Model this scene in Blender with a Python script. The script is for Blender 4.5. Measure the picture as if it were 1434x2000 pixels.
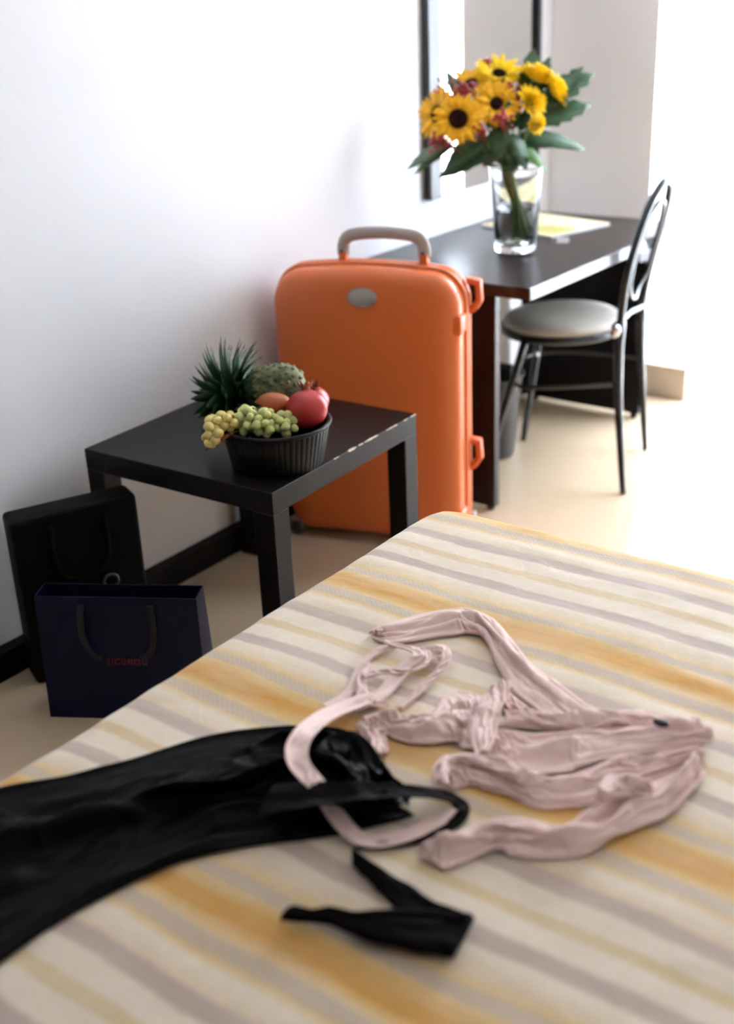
import bpy, bmesh, math, random
from mathutils import Vector, Matrix, noise
for o in list(bpy.data.objects): bpy.data.objects.remove(o)
SC = bpy.context.scene
COL = SC.collection
# ---------------------------------------------------------------- camera
cam_d = bpy.data.cameras.new('camera'); cam = bpy.data.objects.new('camera', cam_d); COL.objects.link(cam)
CAM_F = 2333.0
yaw, pitch, roll = .6508, .4142, -.043
fw = Vector((-math.sin(yaw)*math.cos(pitch), math.cos(yaw)*math.cos(pitch), -math.sin(pitch)))
r0 = Vector((math.cos(yaw), math.sin(yaw), 0)); u0 = r0.cross(fw)
rr = math.cos(roll)*r0+math.sin(roll)*u0; uu = -math.sin(roll)*r0+math.cos(roll)*u0
M = Matrix((rr, uu, -fw)).transposed().to_4x4(); M.translation = Vector((2.3026, -2.1367, 1.5498))
cam.matrix_world = M
cam_d.sensor_fit = 'VERTICAL'; cam_d.sensor_height = 36.0; cam_d.lens = 36.0*CAM_F/2000
cam_d.clip_start = .05
cam_d.dof.use_dof = True; cam_d.dof.focus_distance = 2.35
cam_d.dof.aperture_fstop = (cam_d.lens/1000)/.022
SC.camera = cam
# ---------------------------------------------------------------- light
SC.view_settings.view_transform = 'Standard'; SC.view_settings.look = 'None'
SC.view_settings.gamma = 1; SC.view_settings.use_curve_mapping = False
SC.view_settings.exposure = 0.95
SC.cycles.use_denoising = True
SC.cycles.max_bounces = 10; SC.cycles.diffuse_bounces = 6; SC.cycles.transmission_bounces = 8
SC.cycles.caustics_reflective = False; SC.cycles.caustics_refractive = True
SC.cycles.sample_clamp_indirect = 6
W = bpy.data.worlds.new('sky'); SC.world = W; W.use_nodes = True
wn = W.node_tree; bg = wn.nodes['Background']
tc = wn.nodes.new('ShaderNodeTexCoord'); sx = wn.nodes.new('ShaderNodeSeparateXYZ'); wr = wn.nodes.new('ShaderNodeValToRGB')
wn.links.new(tc.outputs['Generated'], sx.inputs[0]); wn.links.new(sx.outputs['Z'], wr.inputs[0]); wn.links.new(wr.outputs[0], bg.inputs[0])
wr.color_ramp.elements[0].position = .0; wr.color_ramp.elements[0].color = (.87, .925, 1, 1)
wr.color_ramp.elements[1].position = 1; wr.color_ramp.elements[1].color = (.72, .83, 1, 1)
bg.inputs[1].default_value = 22.0
WIN = [('far', 0.47, 3.05, .14, 2.25), ('right', -.1, 1.9, .85, 2.25)]
def portal(loc, rot, sx_, sy_):
    l = bpy.data.lights.new('window_portal', 'AREA'); l.shape = 'RECTANGLE'; l.size = sx_; l.size_y = sy_
    l.cycles.is_portal = True; o = bpy.data.objects.new('window_portal', l); COL.objects.link(o); o.location = loc; o.rotation_euler = rot
portal((1.225, 2.50, 1.15), (math.radians(-90), 0, 0), 1.65, 2.25)
# ---------------------------------------------------------------- helpers
def lin(c): return tuple(((v/255+.055)/1.055)**2.4 if v > 10 else v/255/12.92 for v in c)
def mat(name, rgb, rough=.5, spec=.5, metal=0, var=0., vs=20, bump=0., bs=80, coat=0, sheen=0, trans=0, sub=0, subc=None, ior=1.5, col2=None, aniso=None):
    m = bpy.data.materials.new(name); m.use_nodes = True; nt = m.node_tree; p = nt.nodes['Principled BSDF']
    c = (*rgb, 1); p.inputs['Base Color'].default_value = c
    p.inputs['Roughness'].default_value = rough; p.inputs['Specular IOR Level'].default_value = spec
    p.inputs['Metallic'].default_value = metal; p.inputs['Coat Weight'].default_value = coat
    p.inputs['Sheen Weight'].default_value = sheen; p.inputs['Transmission Weight'].default_value = trans; p.inputs['IOR'].default_value = ior
    if sub: p.inputs['Subsurface Weight'].default_value = sub; p.inputs['Subsurface Radius'].default_value = subc or (.01,.005,.003); p.inputs['Subsurface Scale'].default_value = 1
    t = nt.nodes.new('ShaderNodeTexCoord')
    mp = nt.nodes.new('ShaderNodeMapping'); nt.links.new(t.outputs['Object'], mp.inputs[0])
    if aniso: mp.inputs['Scale'].default_value = aniso
    if var or col2:
        n = nt.nodes.new('ShaderNodeTexNoise'); n.inputs['Scale'].default_value = vs; n.inputs['Detail'].default_value = 4; nt.links.new(mp.outputs[0], n.inputs[0])
        r = nt.nodes.new('ShaderNodeValToRGB'); nt.links.new(n.outputs[0], r.inputs[0]); nt.links.new(r.outputs[0], p.inputs['Base Color'])
        r.color_ramp.elements[0].position = .3; r.color_ramp.elements[1].position = .7
        r.color_ramp.elements[0].color = (*[v*(1-var) for v in rgb], 1)
        r.color_ramp.elements[1].color = (*(col2 if col2 else [min(1, v*(1+var)) for v in rgb]), 1)
    if bump:
        n = nt.nodes.new('ShaderNodeTexNoise'); n.inputs['Scale'].default_value = bs; n.inputs['Detail'].default_value = 3; nt.links.new(mp.outputs[0], n.inputs[0])
        b = nt.nodes.new('ShaderNodeBump'); b.inputs['Strength'].default_value = bump; b.inputs['Distance'].default_value = min(.002, .25/bs/3)
        nt.links.new(n.outputs[0], b.inputs['Height']); nt.links.new(b.outputs[0], p.inputs['Normal'])
    return m
def link(name, bm, m, parent=None, smooth=True, loc=None):
    me = bpy.data.meshes.new(name)
    bmesh.ops.recalc_face_normals(bm, faces=bm.faces)
    bm.to_mesh(me); bm.free()
    if smooth:
        for p in me.polygons: p.use_smooth = True
    me.materials.append(m)
    o = bpy.data.objects.new(name, me); COL.objects.link(o)
    if parent: o.parent = parent
    if loc: o.location = loc
    return o
def smooth_angle(o, a=40):
    me = o.data
    me.set_sharp_from_angle(angle=math.radians(a)) if hasattr(me, 'set_sharp_from_angle') else None
    return o
def tag(o, label, cat, group=None):
    o['label'] = label; o['category'] = cat
    if group: o['group'] = group
    return o
def thing(name, label, cat, loc=(0,0,0), rz=0, group=None):
    o = bpy.data.objects.new(name, None); COL.objects.link(o); o.empty_display_size = .05
    o.location = loc; o.rotation_euler = (0, 0, rz); return tag(o, label, cat, group)
def struct(o): o['kind'] = 'structure'; return o
def copy(o, parent=None):
    c = o.copy(); COL.objects.link(c)
    if parent: c.parent = parent
    return c
def box(bm, x0, x1, y0, y1, z0, z1, bev=0, seg=2):
    r = bmesh.ops.create_cube(bm, size=1); vs = r['verts']
    bmesh.ops.scale(bm, vec=(x1-x0, y1-y0, z1-z0), verts=vs); bmesh.ops.translate(bm, vec=((x0+x1)/2, (y0+y1)/2, (z0+z1)/2), verts=vs)
    if bev:
        es = list({e for v in vs for e in v.link_edges}); bmesh.ops.bevel(bm, geom=es, offset=bev, segments=seg, affect='EDGES', profile=.5)
def BX(*a, **k):
    bm = bmesh.new(); box(bm, *a, **k); return bm
def cr(P, n):
    """catmull-rom resample of tuple points"""
    P = [Vector(p) for p in P]; Q = [2*P[0]-P[1]]+P+[2*P[-1]-P[-2]]; out = []; m = len(P)-1
    for i in range(n):
        s = i/(n-1)*m; k = min(int(s), m-1); t = s-k; a, b, c, d = Q[k:k+4]
        out.append(.5*((2*b)+(c-a)*t+(2*a-5*b+4*c-d)*t*t+(3*b-a-3*c+d)*t**3))
    return out
def tube(bm, P, R, seg=8, closed=False, cap=True, flat=1.0, up=None):
    P = [Vector(p) for p in P]; n = len(P); R = R if isinstance(R, (list, tuple)) else [R]*n; rings = []; pv = None
    for i in range(n):
        t = (P[(i+1) % n]-P[i-1]) if closed else (P[min(i+1, n-1)]-P[max(i-1, 0)])
        t.normalize()
        if pv is None:
            a = Vector(up) if up else (Vector((0,0,1)) if abs(t.z) < .9 else Vector((1,0,0))); v = t.cross(a).normalized()
        else:
            v = (pv-t*pv.dot(t)).normalized()
        pv = v; w = t.cross(v)
        rings.append([bm.verts.new(P[i]+R[i]*(math.cos(q)*v+flat*math.sin(q)*w)) for q in [2*math.pi*j/seg for j in range(seg)]])
    for i in range(n if closed else n-1):
        a, b = rings[i], rings[(i+1) % n]
        for j in range(seg):
            try: bm.faces.new((a[j], a[(j+1) % seg], b[(j+1) % seg], b[j]))
            except ValueError: pass
    if cap and not closed: bm.faces.new(rings[0][::-1]); bm.faces.new(rings[-1])
    return rings
def lathe(bm, prof, seg=32, c=(0,0,0), fx=None):
    rings = []
    for r, z in prof:
        if r < 1e-5: rings.append([bm.verts.new((c[0], c[1], c[2]+z))]*seg)
        else: rings.append([bm.verts.new((c[0]+r*math.cos(2*math.pi*j/seg), c[1]+r*math.sin(2*math.pi*j/seg), c[2]+z)) for j in range(seg)])
    for a, b in zip(rings, rings[1:]):
        for j in range(seg):
            q = []
            for v in (a[j], a[(j+1) % seg], b[(j+1) % seg], b[j]):
                if v not in q: q.append(v)
            if len(q) > 2:
                try: bm.faces.new(q)
                except ValueError: pass
def ell(bm, c, r, sub=2, rot=None):
    res = bmesh.ops.create_icosphere(bm, subdivisions=sub, radius=1); m = Matrix.Translation(c) @ (rot.to_4x4() if rot else Matrix.Identity(4)) @ Matrix.Diagonal((*r, 1))
    bmesh.ops.transform(bm, matrix=m, verts=res['verts']); return res['verts']
def interp(keys, s):
    if not isinstance(keys, (list, tuple)): return keys
    x = s*(len(keys)-1); i = min(int(x), len(keys)-2); return keys[i]+(keys[i+1]-keys[i])*(x-i)
# ---------------------------------------------------------------- materials
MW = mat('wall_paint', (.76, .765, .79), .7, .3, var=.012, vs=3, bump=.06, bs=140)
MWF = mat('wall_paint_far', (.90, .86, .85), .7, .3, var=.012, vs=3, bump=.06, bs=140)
MWN = mat('bounce_cut_dark_paint', (.10, .08, .07), .8, .2)  # unseen near wall, made dark to cut bounce fill and reflections on blacks
MWR = mat('side_wall_paint', (.66, .65, .64), .8, .2)
MC = mat('ceiling_paint', (.82, .81, .80), .8, .2)
MF = mat('floor_tile', (.64, .50, .345), .17, .9, var=.05, vs=2.2, bump=.02, bs=30)
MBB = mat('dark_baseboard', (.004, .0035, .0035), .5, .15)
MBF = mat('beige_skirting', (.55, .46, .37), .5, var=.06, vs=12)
MBLK = mat('black_veneer', (.006, .0045, .0045), .36, .17, var=.25, vs=8, bump=.05, bs=60, aniso=(1, 12, 1))
MDK = mat('espresso_veneer', (.013, .0065, .0055), .3, .3, var=.25, vs=6, bump=.05, bs=60, aniso=(1, 10, 1))
MCHIP = mat('raw_chipboard', (.62, .55, .47), .8, .2, var=.2, vs=200)
MOR = mat('orange_plastic', (.66, .15, .036), .33, .5, var=.03, vs=4, bump=.12, bs=500)
MORD = mat('deep_orange_plastic', (.70, .12, .025), .38, .5)
MGR = mat('warm_grey_plastic', (.36, .31, .285), .42, .5, bump=.05, bs=300)
MBADGE = mat('brushed_badge', (.52, .50, .48), .35, .5, metal=.5, aniso=(1, 1, 30), bump=.05, bs=60)
MRUB = mat('black_rubber', (.012, .012, .013), .5)
MMET = mat('black_metal', (.012, .014, .017), .25, .5, coat=.2)
MDKM = mat('dull_metal', (.12, .12, .13), .4, .5, metal=1)
MCHR = mat('chrome', (.75, .77, .8), .12, .5, metal=1)
MSEAT = mat('grey_vinyl', (.60, .56, .48), .45, .4, var=.05, vs=25, bump=.1, bs=200)
MBIN = mat('bin_plastic', (.03, .03, .032), .35)
MMIR = mat('mirror_glass', (.93, .94, .95), .01, .5, metal=1)
MFRA = mat('mirror_frame_lacquer', (.012, .012, .015), .3)
MPAP = mat('booklet_paper', (.74, .68, .48), .6, .3, col2=(.62, .50, .25), var=.02, vs=14)
MWP = mat('white_paper', (.8, .8, .82), .5)
MGLASS = mat('clear_glass', (1, 1, 1), .0, .5, trans=1, ior=1.45)
MWATER = mat('water', (.93, .97, .93), .0, .5, trans=1, ior=1.33)
MPET = mat('sunflower_petal', (.93, .42, .004), .55, .25, var=.22, vs=60, sheen=.1, sub=.15, subc=(.006,.004,.001))
MPETB = mat('bright_yellow_petal', (.95, .58, .005), .55, .25, var=.12, vs=50, sub=.15, subc=(.006,.004,.001))
MDISC = mat('sunflower_disc', (.022, .008, .006), .9, .1, var=.5, vs=300, bump=1, bs=500)
MLEAF = mat('bouquet_leaf', (.028, .085, .03), .45, .5, var=.35, vs=25, bump=.2, bs=60)
MLEAFB = mat('fresh_leaf', (.09, .24, .03), .4, .5, var=.25, vs=25)
MLEAFG = mat('grey_green_leaf', (.10, .16, .09), .5, .4, var=.25, vs=25)
MSTEM = mat('green_stem', (.10, .17, .05), .5, .4, var=.3, vs=40)
MBERRY = mat('red_berry', (.36, .03, .035), .35, .5, var=.3, vs=90)
MGRAPE = mat('green_grape', (.60, .63, .25), .28, .5, var=.15, vs=30, sub=.3, subc=(.012,.012,.004))
MGRAPEY = mat('yellow_grape', (.74, .62, .22), .28, .5, var=.15, vs=30, sub=.3, subc=(.012,.010,.004))
MPOM = mat('pomegranate_skin', (.42, .012, .02), .34, .4, col2=(.5, .06, .045), var=.1, vs=14)
MPOMD = mat('pomegranate_crown', (.30, .07, .035), .6, .3, var=.4, vs=90)
MPEACH = mat('mango_skin', (.55, .22, .06), .4, .4, col2=(.38, .05, .03), var=.1, vs=9)
MPINE = mat('pineapple_skin', (.035, .055, .02), .6, .3, col2=(.24, .24, .11), var=.3, vs=45, bump=.4, bs=120)
MPINL = mat('pineapple_leaf', (.020, .060, .024), .45, .5, var=.35, vs=20)
MBASK = mat('black_wicker', (.005, .005, .005), .5, .2, bump=.5, bs=150)
MDRY = mat('dry_leaf', (.25, .08, .03), .7, .2, var=.3, vs=50)
MNAVY = mat('navy_paper', (.003, .004, .026), .5, .2, var=.1, vs=6, bump=.04, bs=30)
MNAVYD = mat('navy_ribbon', (.002, .002, .008), .7)
MRED = mat('dark_red_print', (.10, .006, .012), .5)
MLEA = mat('black_leatherette', (.002, .002, .002), .6, .1, bump=.25, bs=220)
MPINK = mat('pink_jersey', (.82, .62, .565), .85, .2, var=.02, vs=40, bump=.15, bs=900, sheen=.08)
MBLAC = mat('black_satin', (.0025, .0022, .0022), .5, .07, bump=.2, bs=600)
MBLAR = mat('black_ribbon', (.005, .0032, .003), .75, .08, bump=.4, bs=500, aniso=(1, 6, 1))
MUND = mat('mattress_cloth', (.6, .58, .54), .9)
MBEDW = mat('bed_wood', (.03, .018, .012), .4, var=.2, vs=6)
MWIN = mat('window_frame_white', (.8, .8, .8), .4)
MCORD = mat('hem_thread', (.5, .33, .3), .8)
# sheer curtain: translucent cloth
MCUR = bpy.data.materials.new('sheer_curtain'); MCUR.use_nodes = True; nt = MCUR.node_tree
for n in list(nt.nodes): nt.nodes.remove(n)
out = nt.nodes.new('ShaderNodeOutputMaterial'); d1 = nt.nodes.new('ShaderNodeBsdfDiffuse'); d2 = nt.nodes.new('ShaderNodeBsdfTranslucent'); tr = nt.nodes.new('ShaderNodeBsdfTransparent')
m1 = nt.nodes.new('ShaderNodeMixShader'); m2 = nt.nodes.new('ShaderNodeMixShader')
d1.inputs[0].default_value = (.9, .91, .93, 1); d2.inputs[0].default_value = (.9, .92, .96, 1); m1.inputs[0].default_value = .6
nt.links.new(d1.outputs[0], m1.inputs[1]); nt.links.new(d2.outputs[0], m1.inputs[2]); nt.links.new(m1.outputs[0], m2.inputs[1]); nt.links.new(tr.outputs[0], m2.inputs[2])
wv = nt.nodes.new('ShaderNodeTexNoise'); wv.inputs['Scale'].default_value = 200; mr = nt.nodes.new('ShaderNodeMapRange'); mr.inputs[3].default_value = .3; mr.inputs[4].default_value = .45
nt.links.new(wv.outputs[0], mr.inputs[0]); nt.links.new(mr.outputs[0], m2.inputs[0]); nt.links.new(m2.outputs[0], out.inputs[0])
# striped jacquard bedspread
MBS = bpy.data.materials.new('striped_jacquard'); MBS.use_nodes = True; nt = MBS.node_tree; p = nt.nodes['Principled BSDF']; N = nt.nodes.new; L = nt.links.new
p.inputs['Roughness'].default_value = .72; p.inputs['Specular IOR Level'].default_value = .3; p.inputs['Sheen Weight'].default_value = .15
t = N('ShaderNodeTexCoord'); sp = N('ShaderNodeSeparateXYZ'); L(t.outputs['Object'], sp.inputs[0])
def mth(op, a, b=None, c=None):
    n = N('ShaderNodeMath'); n.operation = op
    for i, v in enumerate((a, b, c)):
        if v is None: continue
        if isinstance(v, (int, float)): n.inputs[i].default_value = v
        else: L(v, n.inputs[i])
    return n.outputs[0]
nz = N('ShaderNodeTexNoise'); nz.inputs['Scale'].default_value = 3.5; nz.inputs['Detail'].default_value = 1; L(t.outputs['Object'], nz.inputs[0])
nz2 = N('ShaderNodeTexNoise'); nz2.inputs['Scale'].default_value = 70; L(t.outputs['Object'], nz2.inputs[0])
warp = mth('ADD', mth('MULTIPLY', mth('SUBTRACT', nz.outputs[0], .5), .045), mth('MULTIPLY', mth('SUBTRACT', nz2.outputs[0], .5), .006))
yy = mth('ADD', sp.outputs[1], warp)
fr = mth('FRACT', mth('DIVIDE', mth('ADD', yy, .613+.378*20+.189), .378))   # .5 = gold centre
ramp = N('ShaderNodeValToRGB'); L(fr, ramp.inputs[0]); cre = ramp.color_ramp
CREAM = (.71, .565, .39); CRE2 = (.79, .675, .535); MAU = (.52, .405, .34); GOLD = (.62, .31, .045); GOL2 = (.72, .50, .22); LAT = (.60, .475, .35); YEL = (.69, .53, .30)
stops = [(.0, YEL), (.022, YEL), (.035, CRE2), (.12, CRE2), (.135, MAU), (.195, MAU), (.21, CREAM), (.29, CRE2), (.33, GOL2), (.345, LAT), (.395, LAT), (.415, GOL2), (.475, GOLD), (.53, GOLD), (.595, GOL2), (.61, LAT), (.65, LAT), (.67, GOL2), (.71, CREAM), (.79, CRE2), (.805, MAU), (.865, MAU), (.88, CRE2), (.965, CRE2), (.978, YEL), (1, YEL)]
while len(cre.elements) > 1: cre.elements.remove(cre.elements[-1])
cre.elements[0].position = 0; cre.elements[0].color = (*YEL, 1)
for q, c in stops[1:]: e = cre.elements.new(q); e.color = (*c, 1)
# leafy jacquard figure (voronoi + wave), diamond lattice in the narrow bands
vo = N('ShaderNodeTexVoronoi'); vo.feature = 'DISTANCE_TO_EDGE'; vo.inputs['Scale'].default_value = 34
mpv = N('ShaderNodeMapping'); mpv.inputs['Scale'].default_value = (.55, 1, 1); mixv = N('ShaderNodeMix'); mixv.data_type = 'VECTOR'; mixv.inputs[0].default_value = .06
nz3 = N('ShaderNodeTexNoise'); nz3.inputs['Scale'].default_value = 14; L(t.outputs['Object'], nz3.inputs[0])
L(t.outputs['Object'], mixv.inputs[4]); L(nz3.outputs['Color'], mixv.inputs[5]); L(mixv.outputs[1], mpv.inputs[0]); L(mpv.outputs[0], vo.inputs['Vector'])
leaf = mth('SMOOTH_MIN', mth('MULTIPLY', vo.outputs[0], 9), 1, .2)
la = mth('SINE', mth('MULTIPLY', mth('ADD', sp.outputs[0], sp.outputs[1]), 620)); lb = mth('SINE', mth('MULTIPLY', mth('SUBTRACT', sp.outputs[0], sp.outputs[1]), 620))
dia = mth('MAXIMUM', la, lb)
inl = mth('MAXIMUM', mth('COMPARE', fr, .365, .035), mth('COMPARE', fr, .632, .032))
fac = mth('MULTIPLY', mth('GREATER_THAN', dia, .55), mth('MULTIPLY', inl, .22))
nz4 = N('ShaderNodeTexNoise'); nz4.inputs['Scale'].default_value = 9; nz4.inputs['Detail'].default_value = 5; mp4 = N('ShaderNodeMapping'); mp4.inputs['Scale'].default_value = (.5, 3, 1); L(t.outputs['Object'], mp4.inputs[0]); L(mp4.outputs[0], nz4.inputs[0])
mot = N('ShaderNodeMix'); mot.data_type = 'RGBA'; mot.blend_type = 'MIX'; L(mth('MULTIPLY', mth('SMOOTH_MIN', mth('MAXIMUM', mth('MULTIPLY', mth('SUBTRACT', nz4.outputs[0], .42), 5), 0), 1, .1), .22), mot.inputs[0]); L(ramp.outputs[0], mot.inputs[6]); mot.inputs[7].default_value = (*CRE2, 1)
mxc = N('ShaderNodeMix'); mxc.data_type = 'RGBA'; L(fac, mxc.inputs[0]); L(mot.outputs[2], mxc.inputs[6]); mxc.inputs[7].default_value = (.30, .22, .16, 1)
mx2 = N('ShaderNodeMix'); mx2.data_type = 'RGBA'; mx2.blend_type = 'MULTIPLY'; mx2.inputs[0].default_value = .55
rl = N('ShaderNodeValToRGB'); L(leaf, rl.inputs[0]); rl.color_ramp.elements[0].color = (1, 1, 1, 1); rl.color_ramp.elements[1].color = (.93, .92, .90, 1)
L(mxc.outputs[2], mx2.inputs[6]); L(rl.outputs[0], mx2.inputs[7]); L(mx2.outputs[2], p.inputs['Base Color'])
bp = N('ShaderNodeBump'); bp.inputs['Strength'].default_value = .35; bp.inputs['Distance'].default_value = .003
hh = mth('SUBTRACT', mth('MULTIPLY', nz3.outputs[0], 1.6), mth('MULTIPLY', leaf, .12)); L(hh, bp.inputs['Height']); L(bp.outputs[0], p.inputs['Normal'])
# ================================================================ the room
XL, YF, XR, YN, ZC = -.03, 2.22, 3.5, -3.2, 2.6
struct(link('floor', BX(XL-.1, XR+.1, YN-.1, YF+1.4, -.08, 0), MF, smooth=False))
struct(link('ceiling', BX(XL-.1, XR+.1, YN-.1, YF+.3, ZC, ZC+.1), MC, smooth=False))
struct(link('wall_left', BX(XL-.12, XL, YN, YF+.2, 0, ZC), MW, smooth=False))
struct(link('wall_near', BX(XL-.12, XR+.12, YN-.12, YN, 0, ZC), MWN, smooth=False))
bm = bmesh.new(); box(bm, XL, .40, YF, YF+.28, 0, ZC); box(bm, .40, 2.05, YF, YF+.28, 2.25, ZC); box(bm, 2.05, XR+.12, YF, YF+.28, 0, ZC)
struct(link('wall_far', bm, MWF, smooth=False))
struct(link('wall_right', BX(XR, XR+.12, YN, YF, 0, ZC), MWR, smooth=False))
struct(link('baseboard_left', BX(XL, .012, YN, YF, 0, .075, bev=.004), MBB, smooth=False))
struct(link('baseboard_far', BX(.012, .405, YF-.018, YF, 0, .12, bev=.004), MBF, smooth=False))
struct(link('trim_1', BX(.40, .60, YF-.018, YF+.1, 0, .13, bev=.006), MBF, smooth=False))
# windows: frame with mullions and real panes
def window(name, horizontal, a0, a1, z0, z1, fixed, cols, depth=.06):
    def bb(p0, p1, q0, q1, d0, d1): return (p0, p1, d0, d1, q0, q1) if horizontal else (d0, d1, p0, p1, q0, q1)
    bm = bmesh.new(); w = .06
    box(bm, *bb(a0, a1, z0, z0+w, fixed, fixed+depth)); box(bm, *bb(a0, a1, z1-w, z1, fixed, fixed+depth))
    box(bm, *bb(a0, a0+w, z0+w, z1-w, fixed, fixed+depth)); box(bm, *bb(a1-w, a1, z0+w, z1-w, fixed, fixed+depth))
    win = struct(link(name, bm, MWIN, smooth=False))
    st = (a1-a0-2*w)/cols
    for i in range(cols):
        if i:
            link('mullion', BX(*bb(a0+w+i*st-.03, a0+w+i*st+.03, z0+w, z1-w, fixed, fixed+depth)), MWIN, win, smooth=False)
        g = .03 if i else 0; h = .03 if i < cols-1 else 0
        link('pane', BX(*bb(a0+w+i*st+g, a0+w+(i+1)*st-h, z0+w, z1-w, fixed+depth/2-.002, fixed+depth/2+.002)), MPANE, win, smooth=False)
    return win
MPANE = bpy.data.materials.new('window_pane'); MPANE.use_nodes = True; nt = MPANE.node_tree
for n in list(nt.nodes): nt.nodes.remove(n)
o_ = nt.nodes.new('ShaderNodeOutputMaterial'); g_ = nt.nodes.new('ShaderNodeBsdfGlossy'); t_ = nt.nodes.new('ShaderNodeBsdfTransparent'); m_ = nt.nodes.new('ShaderNodeMixShader'); g_.inputs[1].default_value = 0; m_.inputs[0].default_value = .05
t_.inputs[0].default_value = (.97, .98, .98, 1)
nt.links.new(t_.outputs[0], m_.inputs[1]); nt.links.new(g_.outputs[0], m_.inputs[2]); nt.links.new(m_.outputs[0], o_.inputs[0])
window('window_1', True, .40, 2.05, 0.0, 2.25, YF+.2, 2)
# sheer curtain hanging in the reveal
bm = bmesh.new(); nx = 200; prev = None
for i in range(nx+1):
    x = .405+1.64*i/nx; ph = 6.283*x/.105+1.3*noise.noise((x*3, 0, 0)); am = .016+.006*noise.noise((x*5, 3, 0))
    cur = []
    for k, z in enumerate((.14, .5, .9, 1.4, 1.9, 2.2)):
        cur.append(bm.verts.new((x, YF+.13+am*(1.1-.15*k)*math.sin(ph+.15*math.sin(z*2+x*3))+.005*noise.noise((x*2, z*2, 1)), z)))
    if prev:
        for k in range(5): bm.faces.new((prev[k], cur[k], cur[k+1], prev[k+1]))
    prev = cur
o = link('sheer_curtain', bm, MCUR); sm = o.modifiers.new('thick', 'SOLIDIFY'); sm.thickness = .0006
cur_t = thing('window_curtain', 'sheer white curtain hanging over the bright window in the far wall', 'curtain', (0, 0, 0)); o.parent = cur_t; o.name = 'curtain_panel'
bm = bmesh.new(); tube(bm, [(.43, YF+.13, 2.215), (2.04, YF+.13, 2.215)], .012, 12); link('curtain_rail', bm, MWIN, cur_t)
# mirror on the left wall
mi = thing('wall_mirror', 'tall rectangular wall mirror with dark side rails above the desk', 'mirror', (XL, 0, 0))
link('mirror_glass', BX(0, .012, 1.38, 2.075, .875, 1.95), MMIR, mi, smooth=False)
link('side_rail', BX(0, .03, 1.325, 1.398, .872, 1.955, bev=.003), MFRA, mi, smooth=False)
link('side_rail', BX(0, .03, 2.064, 2.084, .872, 1.955, bev=.003), MFRA, mi, smooth=False)
link('back_board', BX(-.0005, -.0001, 1.335, 2.08, .876, 1.95), MWP, mi, smooth=False)
# ================================================================ coffee table
ct = thing('coffee_table', 'low square black veneer coffee table with a chipped top edge, beside the wall', 'table', (.042, -.325, 0), math.radians(2.2))
SX, SY, H = .598, .612, .52; TH = .055; LW = .058
link('tabletop', BX(0, SX, 0, SY, H-TH, H, bev=.0015, seg=1), MBLK, ct, smooth=False)
leg = link('leg', BX(0, LW, 0, LW, 0, H-TH-.001, bev=.0015, seg=1), MBLK, ct, smooth=False)
for x, y in ((SX-LW, 0), (0, SY-LW), (SX-LW, SY-LW)): c = copy(leg, ct); c.location = (x, y, 0)
leg.location = (0, 0, 0)
random.seed(5)
for (a, b, w) in ((.30, .335, .005), (.345, .365, .003), (.37, .43, .0035), (.47, .52, .0025), (.55, .57, .002), (.24, .26, .003), (.585, .611, .0025)):
    n = 7; bm = bmesh.new(); k = [w*(.4+.8*random.random()) for _ in range(n+1)]; rw = []
    for i in range(n+1):
        y = a+(b-a)*i/n; kk = k[i] if 0 < i < n else .0006
        rw.append([bm.verts.new(q) for q in ((SX-kk, y, H+.0004), (SX+.0006, y, H+.0004), (SX+.0006, y, H-kk*.6))])
    for p_, q_ in zip(rw, rw[1:]):
        bm.faces.new((p_[0], p_[1], q_[1], q_[0])); bm.faces.new((p_[1], p_[2], q_[2], q_[1])); bm.faces.new((p_[2], p_[0], q_[0], q_[2]))
    bm.faces.new(rw[0]); bm.faces.new(rw[-1][::-1]); link('edge_chip', bm, MCHIP, ct, smooth=False)['label'] = 'chipped edge showing pale chipboard'
# ================================================================ desk
dk = thing('writing_desk', 'long dark wooden desk with end panels set against the left wall under the mirror', 'desk', (0, 0, 0))
DX0, DX1, DY0, DY1, DH = XL+.002, .655, .842, 1.965, .742
bm = bmesh.new()
pr = [(DX0, DY0), (DX1, DY0), (DX1, DY1), (DX0, DY1)]
link('desktop', BX(DX0, DX1-.004, DY0, DY1, DH-.036, DH, bev=.002, seg=1), MDK, dk, smooth=False)
link('edge_strip', BX(DX1-.0035, DX1, DY0, DY1, DH-.036, DH, bev=.001, seg=1), mat('lit_edge_laminate', (.10, .10, .11), .22, .6), dk, smooth=False)['label'] = 'glossy front edge with window light put into its grey colour'  # strip much lighter than the veneer: window light painted into its base colour
link('end_panel', BX(.02, .513, .885, .915, 0.012, DH-.037, bev=.0015, seg=1), MDK, dk, smooth=False)
link('end_panel', BX(.02, .535, 1.915, 1.945, .018, DH-.037, bev=.0015, seg=1), MBLK, dk, smooth=False)
for x, y in ((.08, .90), (.49, .90), (.08, 1.93), (.51, 1.93)): 
    bm = bmesh.new(); k_ = .0175 if y > 1 else .0115; lathe(bm, [(0, 0), (.014, 0), (.014, k_), (0, k_)], 16, (x, y, 0)); link('foot', bm, MRUB, dk)
link('drawer_rail', BX(.03, .56, 1.80, 1.913, DH-.12, DH-.037), MBLK, dk, smooth=False)
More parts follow.
